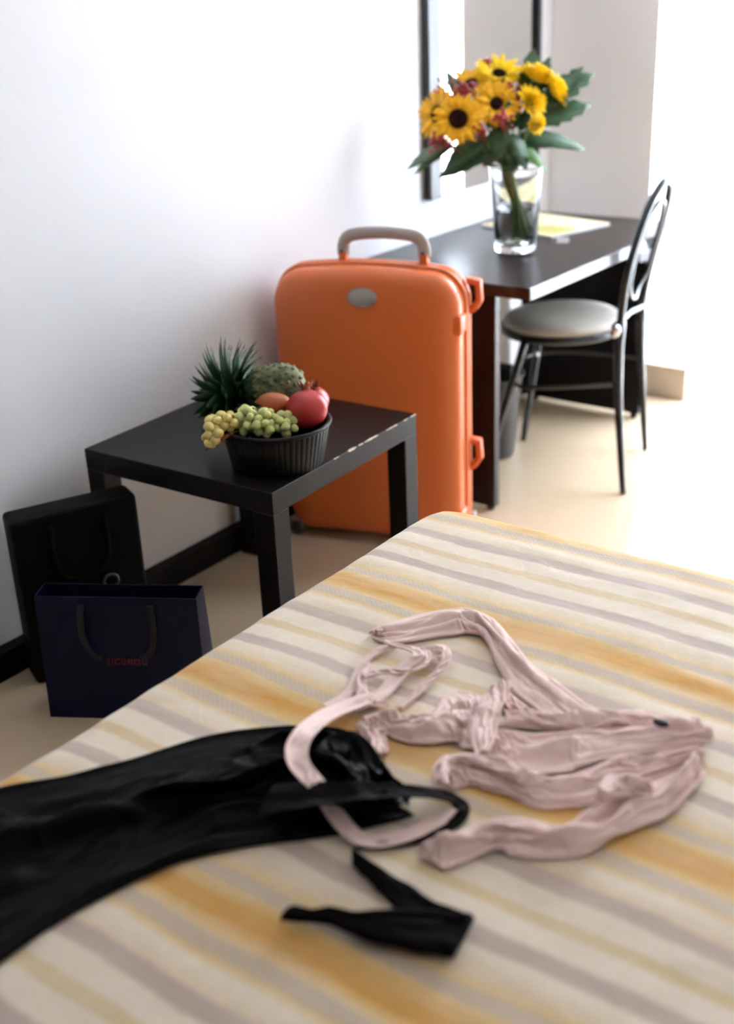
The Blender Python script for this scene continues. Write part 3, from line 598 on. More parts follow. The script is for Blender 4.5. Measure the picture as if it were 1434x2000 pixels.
sunflower('sunflower at the top of the bouquet tilted upward', (.2477, 1.3509, 1.278), UP*.6+FW*.7+RT*.05, .080, .022, .5, 4, m=MPETB, rows=4)
sunflower('orange yellow sunflower behind the red berries, upper left of the bouquet', (.1674, 1.312, 1.250), UP*.55+FW*.7-RT*.25, .078, .022, .4, 5)
def chrys(label, pos, n, R, seed): return sunflower(label, pos, n, R, R*.30, .5, seed, MPETB, 6, 15, 'yellow_chrysanthemum', 'flower', False, .5)
chrys('large bright yellow chrysanthemum at the upper right of the bouquet', (.352, 1.398, 1.256), RT*.35+UP*.75+FW*.45, .072, 21)
chrys('bright yellow chrysanthemum at the right edge of the bouquet', (.400, 1.413, 1.225), RT*.9+UP*.35+FW*.35, .066, 22)
chrys('yellow chrysanthemum right of the middle sunflower, below the large one', (.3748, 1.3247, 1.1937), RT*.5+UP*.2+FW*.7, .060, 23)
chrys('small yellow chrysanthemum lowest at the right side of the bouquet', (.4119, 1.2924, 1.138), RT*.5-UP*.3+FW*.7, .036, 24)
def berries(label, pos, spread, n, seed):
    t = thing('berry_sprig', label, 'berries', pos, group='berry sprigs in the bouquet'); rnd = random.Random(seed); pos = Vector(pos); base = pos.lerp(NECK, .3)
    b = bmesh.new(); ell(b, (0, 0, 0), (.0062, .0062, .008), 2); b0 = link('berry', b, MBERRY, t); bt = bmesh.new()
    for i in range(n):
        q = RT*rnd.gauss(0, spread[0]*.5)+UP*rnd.gauss(0, spread[1]*.5)+FW*rnd.uniform(-.01, .02); o = b0 if i == 0 else copy(b0, t); o.location = q; o.rotation_euler = (rnd.random(), rnd.random(), 0); s = rnd.uniform(.8, 1.2); o.scale = (s, s, s)
        tube(bt, [base-pos, (base-pos).lerp(q, .6)+Vector((0, 0, .004)), q], .0011, 5)
    link('twigs', bt, MPOMD, t); stem_to(t, base, seed+90, .0026)
berries('wide sprig of dark red berries above the round sunflower', (.1912, 1.2078, 1.2364), (.055, .030), 52, 1)
berries('red berry sprig between the middle sunflower and the yellow chrysanthemums', (.3349, 1.3105, 1.2162), (.030, .030), 28, 2)
berries('pinkish red berry sprig in front of the middle sunflower', (.3486, 1.205, 1.168), (.030, .022), 22, 3)
berries('red berry sprig under the round sunflower, near the bouquet centre', (.285, 1.150, 1.1347), (.034, .022), 24, 4)
berries('red berry sprig at the lower left edge of the bouquet', (.180, 1.085, 1.1022), (.030, .020), 22, 5)
berries('single thin berry twig rising at the upper left of the bouquet', (.118, 1.225, 1.245), (.016, .022), 7, 6)
berries('small berry sprig peeking over the top sunflower', (.205, 1.36, 1.315), (.016, .010), 6, 7)
def spray(label, leaves, m, seed, jag=0):
    B0 = Vector(leaves[0][0]); t = thing('leaf_spray', label, 'foliage', B0, group='leaf sprays in the bouquet'); rnd = random.Random(seed)
    for i, (a, e, w) in enumerate(leaves):
        a, e = Vector(a), Vector(e); L_ = (e-a).length; o = link('leaf', blade(L_*1.04, w*1.35, .12, .18, 9, jag, seed*7+i), m, t)
        orient(o, a-B0, (e-a)+Vector((0, 0, .12*L_)), FW*.8+Vector((0, 0, .6)))
    stem_to(t, B0, seed+30, .0032)
    return t
C0 = Vector((.325, 1.285, 1.10))
spray('upright dark green leaves behind the yellow chrysanthemum at bouquet top', [((.325, 1.40, 1.20), (.319, 1.447, 1.345), .07), ((.335, 1.41, 1.20), (.362, 1.477, 1.318), .05)], MLEAF, 1, .12)
spray('broad pointed green leaf reaching right at the upper right of the bouquet', [((.37, 1.40, 1.18), (.486, 1.540, 1.262), .085), ((.40, 1.43, 1.20), (.462, 1.51, 1.285), .05)], MLEAF, 2, .30)
spray('broad jagged green leaf reaching right below the upper one', [((.37, 1.36, 1.13), (.505, 1.480, 1.172), .085)], MLEAF, 3, .28)
spray('long dark leaves drooping to the right below the yellow flowers', [((.35, 1.31, 1.10), (.515, 1.420, 1.044), .06), ((.34, 1.30, 1.08), (.47, 1.385, 1.06), .05)], MLEAF, 4, .05)
spray('fresh bright green leaf hanging down above the right vase rim', [((.345, 1.28, 1.09), (.432, 1.325, .992), .042)], MLEAFB, 5)
spray('large dark leaves drooping left under the round sunflower', [((.30, 1.24, 1.08), (.172, 1.135, .985), .085), ((.28, 1.20, 1.10), (.205, 1.12, 1.02), .07)], MLEAF, 6, .10)
spray('curled grey green leaves at the far left of the bouquet', [((.19, 1.14, 1.09), (.079, 1.078, 1.012), .045), ((.20, 1.14, 1.08), (.10, 1.08, .995), .03)], MLEAFG, 7, .15)
spray('grey green leaves hanging over the left vase rim', [((.31, 1.25, 1.10), (.245, 1.185, 1.012), .06), ((.325, 1.25, 1.12), (.29, 1.20, 1.02), .07)], MLEAFG, 8, .06)
spray('small leaf standing up at the upper left of the bouquet', [((.16, 1.26, 1.21), (.108, 1.262, 1.292), .035)], MLEAF, 9)
spray('dark leaves hanging at the middle of the bouquet over the stems', [((.34, 1.26, 1.10), (.357, 1.262, .985), .055), ((.35, 1.25, 1.11), (.395, 1.275, 1.0), .05), ((.33, 1.24, 1.14), (.325, 1.20, 1.05), .06)], MLEAF, 10, .06)
spray('short leaves filling the centre of the bouquet between the flowers', [((.30, 1.27, 1.12), (.255, 1.20, 1.20), .06), ((.33, 1.28, 1.12), (.345, 1.25, 1.20), .06), ((.32, 1.30, 1.14), (.29, 1.32, 1.25), .07), ((.35, 1.30, 1.12), (.385, 1.30, 1.17), .05)], MLEAF, 11, .1)
# border lines of the crumpled garments, world metres: (far border, near border)
BANDS = {
'sleeve_up':([(1.245,-0.756,0.565),(1.2522,-0.7297,0.565),(1.2675,-0.686,0.565),(1.2915,-0.6441,0.565),(1.3176,-0.6142,0.565),(1.3394,-0.5978,0.565),(1.3937,-0.604,0.565),(1.4681,-0.6586,0.565),(1.5148,-0.7001,0.565),(1.5581,-0.7177,0.565),(1.6079,-0.7401,0.565),(1.6631,-0.7665,0.565),(1.6898,-0.7692,0.565)],
  [(1.2574,-0.7648,0.565),(1.2816,-0.7669,0.565),(1.3104,-0.7486,0.565),(1.3453,-0.7066,0.565),(1.3674,-0.6827,0.565),(1.3818,-0.666,0.565),(1.4111,-0.6637,0.565),(1.4459,-0.6965,0.565),(1.4725,-0.7263,0.565),(1.5308,-0.7776,0.565),(1.5765,-0.8004,0.565),(1.624,-0.8197,0.565),(1.6623,-0.8046,0.565)]),
'body_up':([(1.5017,-0.7758,0.565),(1.5426,-0.8031,0.565),(1.5874,-0.8204,0.565),(1.6322,-0.8261,0.565),(1.6552,-0.7915,0.565),(1.6786,-0.7565,0.565),(1.7193,-0.7253,0.565),(1.7661,-0.7199,0.565),(1.8145,-0.7273,0.565)],
  [(1.5579,-0.8867,0.565),(1.5896,-0.8614,0.565),(1.6183,-0.8475,0.565),(1.645,-0.8302,0.565),(1.6754,-0.8105,0.565),(1.7057,-0.7909,0.565),(1.7322,-0.7737,0.565),(1.7677,-0.7554,0.565),(1.8153,-0.7387,0.565)]),
'body_mid':([(1.5517,-0.9047,0.569),(1.5712,-0.8843,0.569),(1.6143,-0.8688,0.569),(1.6501,-0.8409,0.569),(1.6842,-0.8093,0.569),(1.7201,-0.7812,0.569),(1.778,-0.7485,0.569),(1.8269,-0.7358,0.569)],
  [(1.5694,-0.9424,0.569),(1.6033,-0.9473,0.569),(1.6459,-0.9604,0.569),(1.6947,-0.925,0.569),(1.7103,-0.8993,0.569),(1.7382,-0.8592,0.569),(1.7995,-0.797,0.569),(1.836,-0.7506,0.569)]),
'body_low':([(1.5456,-1.0115,0.565),(1.5396,-0.9781,0.565),(1.5639,-0.9587,0.565),(1.6034,-0.9562,0.565),(1.6523,-0.9718,0.565),(1.686,-0.954,0.565),(1.7061,-0.9196,0.565),(1.7213,-0.8837,0.565),(1.7404,-0.8446,0.565),(1.7726,-0.8326,0.565),(1.7976,-0.7939,0.565),(1.8311,-0.763,0.565)],
  [(1.5839,-1.0392,0.565),(1.5961,-1.0187,0.565),(1.6157,-1.01,0.565),(1.6528,-1.0062,0.565),(1.6923,-1.0083,0.565),(1.7096,-1.0056,0.565),(1.7352,-0.9841,0.565),(1.7602,-0.9613,0.565),(1.7749,-0.9259,0.565),(1.797,-0.8952,0.565),(1.8242,-0.8439,0.565),(1.8401,-0.7948,0.565)]),
'cuff_loop':([(1.5714,-1.0617,0.585),(1.5536,-1.031,0.585),(1.5514,-1.0,0.585),(1.5783,-0.9816,0.585),(1.6195,-0.975,0.585),(1.6517,-0.984,0.585),(1.6709,-0.9965,0.585)],
  [(1.6054,-1.0569,0.585),(1.5837,-1.0424,0.585),(1.5682,-1.0144,0.585),(1.5833,-0.9898,0.585),(1.6203,-0.9846,0.585),(1.6524,-0.9891,0.585),(1.665,-0.9858,0.585)]),
'knot':([(1.7702,-0.9796,0.585),(1.7577,-0.9479,0.585),(1.7557,-0.9177,0.585),(1.775,-0.9102,0.585),(1.8001,-0.916,0.585),(1.8218,-0.93,0.585)],
  [(1.7745,-0.9736,0.585),(1.7812,-0.9598,0.585),(1.7896,-0.9495,0.585),(1.7981,-0.9392,0.585),(1.8066,-0.9288,0.585),(1.8209,-0.9234,0.585)]),
'sleeve_low':([(1.621,-1.1693,0.567),(1.6274,-1.1506,0.567),(1.6363,-1.1205,0.567),(1.649,-1.0879,0.567),(1.6644,-1.0586,0.567),(1.6899,-1.0379,0.567),(1.7183,-1.0308,0.567),(1.7551,-1.0232,0.567),(1.7664,-0.9929,0.567),(1.7785,-0.9537,0.567),(1.7973,-0.9173,0.567),(1.8199,-0.8779,0.567),(1.8304,-0.8288,0.567),(1.8352,-0.7908,0.567)],
  [(1.6223,-1.1682,0.567),(1.6455,-1.1712,0.567),(1.6644,-1.1718,0.567),(1.6793,-1.1444,0.567),(1.6989,-1.1088,0.567),(1.7212,-1.1082,0.567),(1.7494,-1.0951,0.567),(1.7747,-1.0769,0.567),(1.7962,-1.0513,0.567),(1.807,-1.0117,0.567),(1.8241,-0.9745,0.567),(1.8409,-0.9445,0.567),(1.852,-0.8945,0.567),(1.8514,-0.821,0.567)]),
'neck':([(1.3845,-0.9664,0.565),(1.3988,-0.9421,0.565),(1.4367,-0.9307,0.565),(1.4734,-0.9268,0.565),(1.4636,-0.8952,0.565),(1.4542,-0.8547,0.565),(1.4633,-0.8244,0.565),(1.4923,-0.8164,0.565),(1.511,-0.8287,0.565),(1.5017,-0.7758,0.565)],
  [(1.4198,-0.9955,0.565),(1.4367,-0.9797,0.565),(1.4698,-0.9791,0.565),(1.4999,-0.9669,0.565),(1.5306,-0.9395,0.565),(1.5454,-0.9419,0.565),(1.5639,-0.9419,0.565),(1.5737,-0.9409,0.565),(1.5716,-0.9203,0.565),(1.5547,-0.8743,0.565)]),
'placket':([(1.5138,-0.8105,0.587),(1.5196,-0.8384,0.587),(1.5263,-0.8701,0.587),(1.5394,-0.9062,0.587),(1.5578,-0.942,0.587),(1.59,-0.9801,0.587)],
  [(1.5339,-0.7853,0.587),(1.5499,-0.8223,0.587),(1.5585,-0.8573,0.587),(1.5721,-0.8877,0.587),(1.587,-0.9252,0.587),(1.6006,-0.9643,0.587)]),
'neck_fold':([(1.5102,-0.907,0.577),(1.5151,-0.8889,0.577),(1.5448,-0.8846,0.577),(1.5685,-0.8888,0.577)],
  [(1.5489,-0.9557,0.577),(1.5631,-0.9574,0.577),(1.5694,-0.9423,0.577),(1.5654,-0.903,0.577)]),
'shoulder_flap':([(1.3879,-0.9863,0.569),(1.419,-1.005,0.569),(1.4535,-1.0292,0.569),(1.4762,-1.0477,0.569)],
  [(1.3909,-0.9478,0.569),(1.4246,-0.9705,0.569),(1.4517,-0.9958,0.569),(1.4674,-1.0179,0.569)]),
'tie1':([(1.3531,-0.7659,0.575),(1.3595,-0.7546,0.577),(1.3698,-0.7446,0.579),(1.3854,-0.7422,0.581),(1.4017,-0.7509,0.583),(1.4154,-0.768,0.585),(1.4213,-0.7833,0.5822),(1.4236,-0.7989,0.5794),(1.424,-0.8136,0.5766),(1.4237,-0.8276,0.5738),(1.423,-0.8407,0.571),(1.4234,-0.8556,0.5698),(1.4235,-0.8704,0.5686),(1.4232,-0.8849,0.5674),(1.4227,-0.8991,0.5662),(1.4221,-0.9129,0.565)],
  [(1.3653,-0.7728,0.575),(1.3707,-0.763,0.577),(1.3762,-0.7571,0.579),(1.3824,-0.7558,0.581),(1.3924,-0.7613,0.583),(1.4034,-0.7753,0.585),(1.4077,-0.7868,0.5822),(1.4097,-0.8002,0.5794),(1.41,-0.8137,0.5766),(1.4097,-0.827,0.5738),(1.409,-0.8405,0.571),(1.4094,-0.8558,0.5698),(1.4095,-0.8704,0.5686),(1.4092,-0.8845,0.5674),(1.4087,-0.8985,0.5662),(1.4082,-0.9124,0.565)]),
'tie2':([(1.2915,-0.7689,0.573),(1.3109,-0.7701,0.5758),(1.3302,-0.7714,0.5786),(1.3495,-0.7733,0.5814),(1.368,-0.7791,0.5842),(1.3814,-0.7945,0.587),(1.3813,-0.81,0.5846),(1.3801,-0.8245,0.5822),(1.381,-0.8408,0.5798),(1.3841,-0.8589,0.5774),(1.3875,-0.8778,0.575),(1.3903,-0.8984,0.5742),(1.3888,-0.9179,0.5734),(1.3837,-0.9347,0.5726),(1.3774,-0.9492,0.5718),(1.3709,-0.9624,0.571)],
  [(1.2903,-0.7809,0.573),(1.3095,-0.7837,0.5758),(1.3284,-0.7865,0.5786),(1.3457,-0.7897,0.5814),(1.3577,-0.7944,0.5842),(1.3626,-0.8013,0.587),(1.3599,-0.8071,0.5846),(1.3569,-0.8234,0.5822),(1.3569,-0.843,0.5798),(1.3596,-0.8628,0.5774),(1.3625,-0.8815,0.575),(1.3645,-0.8992,0.5742),(1.3632,-0.9131,0.5734),(1.3593,-0.9257,0.5726),(1.3538,-0.9382,0.5718),(1.3476,-0.9509,0.571)]),
'tie3':([(1.3164,-0.7702,0.569),(1.3107,-0.7803,0.569),(1.3057,-0.7904,0.569),(1.3024,-0.801,0.569),(1.301,-0.8132,0.569),(1.3017,-0.8268,0.569),(1.305,-0.8415,0.569),(1.311,-0.8574,0.569),(1.3186,-0.8743,0.569),(1.3264,-0.8915,0.569),(1.3331,-0.9085,0.569),(1.3375,-0.9252,0.569),(1.3389,-0.9408,0.569),(1.3377,-0.9548,0.569),(1.3349,-0.9672,0.569),(1.3318,-0.9786,0.569)],
  [(1.3043,-0.763,0.569),(1.2979,-0.7733,0.569),(1.2918,-0.7845,0.569),(1.2872,-0.7975,0.569),(1.2849,-0.8125,0.569),(1.2852,-0.8288,0.569),(1.2884,-0.8462,0.569),(1.2945,-0.864,0.569),(1.3022,-0.8817,0.569),(1.3098,-0.8985,0.569),(1.316,-0.9142,0.569),(1.3197,-0.9284,0.569),(1.3209,-0.9409,0.569),(1.3199,-0.9521,0.569),(1.3175,-0.9629,0.569),(1.3145,-0.9739,0.569)]),
'tie4':([(1.3754,-0.7672,0.577),(1.3847,-0.7798,0.577),(1.3912,-0.7929,0.577),(1.3929,-0.8058,0.577),(1.3908,-0.8172,0.577),(1.3869,-0.8268,0.577),(1.3822,-0.835,0.577),(1.3768,-0.8424,0.577),(1.3706,-0.8492,0.577),(1.3633,-0.8547,0.577),(1.3563,-0.8588,0.577),(1.3508,-0.8629,0.577),(1.3465,-0.868,0.577),(1.3425,-0.8747,0.577),(1.3387,-0.8822,0.577),(1.3347,-0.8899,0.577)],
  [(1.3642,-0.7755,0.577),(1.3728,-0.7872,0.577),(1.3779,-0.7972,0.577),(1.3789,-0.8055,0.577),(1.3774,-0.8133,0.577),(1.3744,-0.8206,0.577),(1.3704,-0.8274,0.577),(1.366,-0.8336,0.577),(1.3612,-0.8389,0.577),(1.3555,-0.843,0.577),(1.3486,-0.8472,0.577),(1.3412,-0.8527,0.577),(1.335,-0.8599,0.577),(1.3303,-0.8679,0.577),(1.3262,-0.8758,0.577),(1.3223,-0.8836,0.577)]),
'tie5':([(1.3209,-0.8451,0.575),(1.3246,-0.8557,0.575),(1.3283,-0.866,0.575),(1.332,-0.8759,0.575),(1.3362,-0.8851,0.575),(1.3415,-0.8938,0.575),(1.348,-0.9022,0.575),(1.355,-0.9101,0.575),(1.3619,-0.9161,0.575),(1.3687,-0.9203,0.575),(1.3754,-0.923,0.575),(1.3805,-0.9241,0.575),(1.3839,-0.9235,0.575),(1.3876,-0.9216,0.575),(1.3923,-0.9186,0.575),(1.3975,-0.9153,0.575)],
  [(1.3039,-0.8512,0.575),(1.3077,-0.8617,0.575),(1.3114,-0.8722,0.575),(1.3154,-0.8828,0.575),(1.3203,-0.8935,0.575),(1.3266,-0.904,0.575),(1.3341,-0.9137,0.575),(1.3423,-0.9228,0.575),(1.3511,-0.9306,0.575),(1.3606,-0.9363,0.575),(1.3701,-0.9402,0.575),(1.3798,-0.942,0.575),(1.3891,-0.9408,0.575),(1.3963,-0.9373,0.575),(1.402,-0.9338,0.575),(1.4072,-0.9304,0.575)]),
'tie6':([(1.3651,-0.7614,0.573),(1.3674,-0.7576,0.573),(1.3696,-0.7539,0.573),(1.3721,-0.7498,0.573),(1.3762,-0.7448,0.573),(1.3853,-0.7418,0.573),(1.3934,-0.7455,0.573),(1.3993,-0.7516,0.573),(1.4034,-0.7589,0.573),(1.405,-0.7666,0.573),(1.4045,-0.7737,0.573),(1.4025,-0.7803,0.573),(1.3985,-0.7859,0.573),(1.3936,-0.7892,0.573),(1.3895,-0.7913,0.573),(1.3857,-0.793,0.573)],
  [(1.3788,-0.7697,0.573),(1.381,-0.7659,0.573),(1.3833,-0.7622,0.573),(1.3854,-0.7587,0.573),(1.3862,-0.7572,0.573),(1.3834,-0.7577,0.573),(1.3836,-0.7582,0.573),(1.3865,-0.7612,0.573),(1.3885,-0.7646,0.573),(1.389,-0.7676,0.573),(1.3888,-0.771,0.573),(1.3881,-0.7734,0.573),(1.3874,-0.7743,0.573),(1.3857,-0.7753,0.573),(1.3826,-0.7768,0.573),(1.3789,-0.7786,0.573)]),
'strap1':([(1.3875,-0.9245,0.575),(1.3827,-0.9426,0.577),(1.3783,-0.9583,0.579),(1.3777,-0.9771,0.5852),(1.3819,-1.0029,0.5956),(1.3883,-1.0311,0.606),(1.3954,-1.0584,0.6148),(1.4048,-1.0865,0.6236),(1.4129,-1.1101,0.628),(1.4198,-1.1276,0.628),(1.43,-1.1428,0.628),(1.4402,-1.1523,0.6256),(1.452,-1.1584,0.6232),(1.4625,-1.1608,0.6186),(1.4735,-1.1618,0.6118),(1.4854,-1.1641,0.605)],
  [(1.3546,-0.9159,0.575),(1.3499,-0.9338,0.577),(1.3446,-0.9536,0.579),(1.3438,-0.9797,0.5852),(1.3487,-1.0096,0.5956),(1.356,-1.0393,0.606),(1.3641,-1.0681,0.6148),(1.3744,-1.0972,0.6236),(1.3836,-1.1216,0.628),(1.3933,-1.1425,0.628),(1.4081,-1.1624,0.628),(1.4246,-1.1758,0.6256),(1.4426,-1.1844,0.6232),(1.4586,-1.1876,0.6186),(1.4704,-1.1882,0.6118),(1.4812,-1.1897,0.605)]),
'strap2':([(1.4609,-1.1548,0.6),(1.475,-1.1581,0.5933),(1.4889,-1.1614,0.5867),(1.503,-1.1649,0.58),(1.5181,-1.1696,0.5747),(1.5342,-1.1759,0.5737),(1.5458,-1.1775,0.5726),(1.5541,-1.1748,0.5715),(1.5626,-1.1684,0.571),(1.5716,-1.1594,0.571),(1.5797,-1.149,0.571),(1.5863,-1.1373,0.571),(1.5915,-1.123,0.5706),(1.5964,-1.1068,0.5701),(1.6018,-1.0901,0.5695),(1.6075,-1.0735,0.569)],
  [(1.4553,-1.1761,0.6),(1.4691,-1.1801,0.5933),(1.4827,-1.1842,0.5867),(1.4958,-1.1883,0.58),(1.5095,-1.1931,0.5747),(1.5276,-1.2003,0.5737),(1.5473,-1.203,0.5726),(1.5656,-1.198,0.5715),(1.5797,-1.1877,0.571),(1.5908,-1.1756,0.571),(1.6005,-1.1622,0.571),(1.6084,-1.1469,0.571),(1.614,-1.1301,0.5706),(1.6186,-1.1133,0.5701),(1.6233,-1.0969,0.5695),(1.6284,-1.0803,0.569)]),
'blk_main':([(1.0211,-1.4684,0.565),(1.0679,-1.371,0.565),(1.1255,-1.3028,0.565),(1.1743,-1.2236,0.565),(1.2223,-1.1278,0.565),(1.2711,-1.0713,0.565),(1.3308,-1.0264,0.565),(1.3874,-1.0021,0.565),(1.4572,-1.029,0.565),(1.5227,-1.0727,0.565),(1.5588,-1.095,0.565)],
  [(1.3391,-1.6891,0.565),(1.3342,-1.5796,0.565),(1.3383,-1.5097,0.565),(1.3507,-1.442,0.565),(1.3772,-1.3567,0.565),(1.4121,-1.3014,0.565),(1.4605,-1.2494,0.565),(1.5067,-1.2033,0.565),(1.5401,-1.1607,0.565),(1.5641,-1.1264,0.565),(1.5759,-1.1061,0.565)]),
'blk_hump':([(1.4023,-1.0995,0.595),(1.397,-1.0587,0.595),(1.4209,-1.0311,0.595),(1.4692,-1.0488,0.595),(1.5366,-1.1019,0.595),(1.5724,-1.13,0.595)],
  [(1.4502,-1.172,0.595),(1.4859,-1.1742,0.595),(1.5144,-1.168,0.595),(1.5394,-1.1578,0.595),(1.5582,-1.1392,0.595),(1.5716,-1.1241,0.595)]),
'blk_fold':([(1.2429,-1.4,0.625),(1.3175,-1.3135,0.625),(1.3777,-1.2355,0.625),(1.4468,-1.1638,0.625)],
  [(1.3125,-1.4299,0.625),(1.3749,-1.3542,0.625),(1.4285,-1.2834,0.625),(1.4901,-1.2185,0.625)]),
'blk_strap':([(1.4081,-1.1888,0.598),(1.4393,-1.1803,0.6073),(1.4678,-1.1742,0.6167),(1.4909,-1.1614,0.6188),(1.5152,-1.1479,0.6197),(1.5353,-1.1285,0.6147),(1.5559,-1.1067,0.6072),(1.5756,-1.0828,0.5963),(1.5966,-1.0596,0.5827),(1.6268,-1.0574,0.574),(1.6401,-1.0855,0.5717),(1.6341,-1.1165,0.5693),(1.618,-1.1437,0.567),(1.5971,-1.1656,0.565),(1.5753,-1.1857,0.565),(1.5522,-1.204,0.565)],
  [(1.4361,-1.2529,0.598),(1.4627,-1.2363,0.6073),(1.4926,-1.2191,0.6167),(1.517,-1.1968,0.6188),(1.5402,-1.1752,0.6197),(1.5599,-1.1496,0.6147),(1.5783,-1.1245,0.6072),(1.5961,-1.0992,0.5963),(1.6107,-1.08,0.5827),(1.6145,-1.0766,0.574),(1.6203,-1.0877,0.5717),(1.6176,-1.1107,0.5693),(1.6053,-1.1346,0.567),(1.5872,-1.1559,0.565),(1.5668,-1.176,0.565),(1.5447,-1.1947,0.565)]),
'blk_arm1':([(1.5517,-1.2124,0.565),(1.5969,-1.2164,0.565),(1.646,-1.222,0.565),(1.694,-1.2288,0.565),(1.739,-1.2249,0.565)],
  [(1.5665,-1.2308,0.565),(1.5927,-1.2409,0.565),(1.6237,-1.2522,0.565),(1.6551,-1.2622,0.565),(1.6988,-1.2579,0.565)]),
'blk_arm2':([(1.5603,-1.3599,0.569),(1.5567,-1.3382,0.569),(1.5751,-1.3279,0.569),(1.5918,-1.3107,0.569),(1.6265,-1.2976,0.569),(1.6628,-1.2672,0.569),(1.7048,-1.2452,0.569),(1.7413,-1.2287,0.569)],
  [(1.5583,-1.3534,0.569),(1.5777,-1.3463,0.569),(1.6067,-1.3308,0.569),(1.6484,-1.3279,0.569),(1.6797,-1.322,0.569),(1.7133,-1.3105,0.569),(1.7402,-1.2998,0.569),(1.7535,-1.2945,0.569)]),
}
LABEL_AT = (1.774, -0.791, 0.6)
# ================================================================ bed
bd = thing('bed', 'bed with wooden base and mattress under the striped bedspread', 'bed', (1.06, -2.35, 0))
link('mattress', BX(.0, 2.05, 0, 2.07, .30, .545, bev=.04, seg=3), MUND, bd)
link('bed_base', BX(.02, 2.03, .02, 2.05, .16, .298, bev=.005), MBEDW, bd, smooth=False)
lg = link('leg', BX(-.03, .03, -.03, .03, 0, .159, bev=.004), MBEDW, bd, smooth=False)
for i, (x, y) in enumerate(((.08, .08), (1.97, .08), (.08, 1.99), (1.97, 1.99))): (lg if i == 0 else copy(lg, bd)).location = (x, y, 0)
TB = .56
def path(a0, a1, r, step, low):
    out = []
    for k in range(7): out.append((a0, (TB-low-r)*(1-k/6)+r))
    for k in range(1, 9): q = math.pi/2*k/8; out.append((a0+r*(1-math.cos(q)), r*(1-math.sin(q))))
    n = int((a1-r-a0-r)/step)
    for k in range(1, n): out.append((a0+r+(a1-2*r-a0)*k/n, 0))
    for k in range(0, 9): q = math.pi/2*(1-k/8); out.append((a1-r*(1-math.cos(q)), r*(1-math.sin(q))))
    for k in range(1, 7): out.append((a1, (TB-low-r)*(k/6)+r))
    return out
PX, PY = path(1.018, 3.14, .055, .012, .09), path(-2.42, -.205, .055, .012, .09)
bm = bmesh.new(); grid = []
for (x, dx) in PX:
    row = []
    for (y, dy) in PY:
        z = TB-max(dx, dy)
        xx_, yy_ = x, y
        if dx > .05 or dy > .05:   # skirt: soft pleats
            k = min(1, max(dx, dy)*3); w = .012*k*math.sin((x+y)*38+2*noise.noise((x*4, y*4, 0)))
            if dx >= dy: xx_ += w*(-1 if x < 2 else 1)
            if dy > dx: yy_ += w*(-1 if y < -1 else 1)
        # round the plan corners
        cxr, cyr = 1.018+.10, -.205-.10
        if x < cxr and y > cyr:
            v = Vector((x-cxr, y-cyr)); mx = max(abs(v.x), abs(v.y)); 
            if v.length > 1e-6: f = mx/v.length; s_ = (f-1)*.8+1; xx_, yy_ = cxr+(xx_-cxr)*s_, cyr+(yy_-cyr)*s_
        if z > TB-.06:
            z += .0035*noise.noise((x*5, y*7, 2))+.0016*noise.noise((x*12, y*26, 5))
        row.append(bm.verts.new((xx_, yy_, z)))
    grid.append(row)
for a, b in zip(grid, grid[1:]):
    for j in range(len(a)-1): bm.faces.new((a[j], b[j], b[j+1], a[j+1]))
bs = link('bedspread', bm, MBS); tag(bs, 'cream bedspread with gold and mauve jacquard stripes covering the bed', 'bedspread')
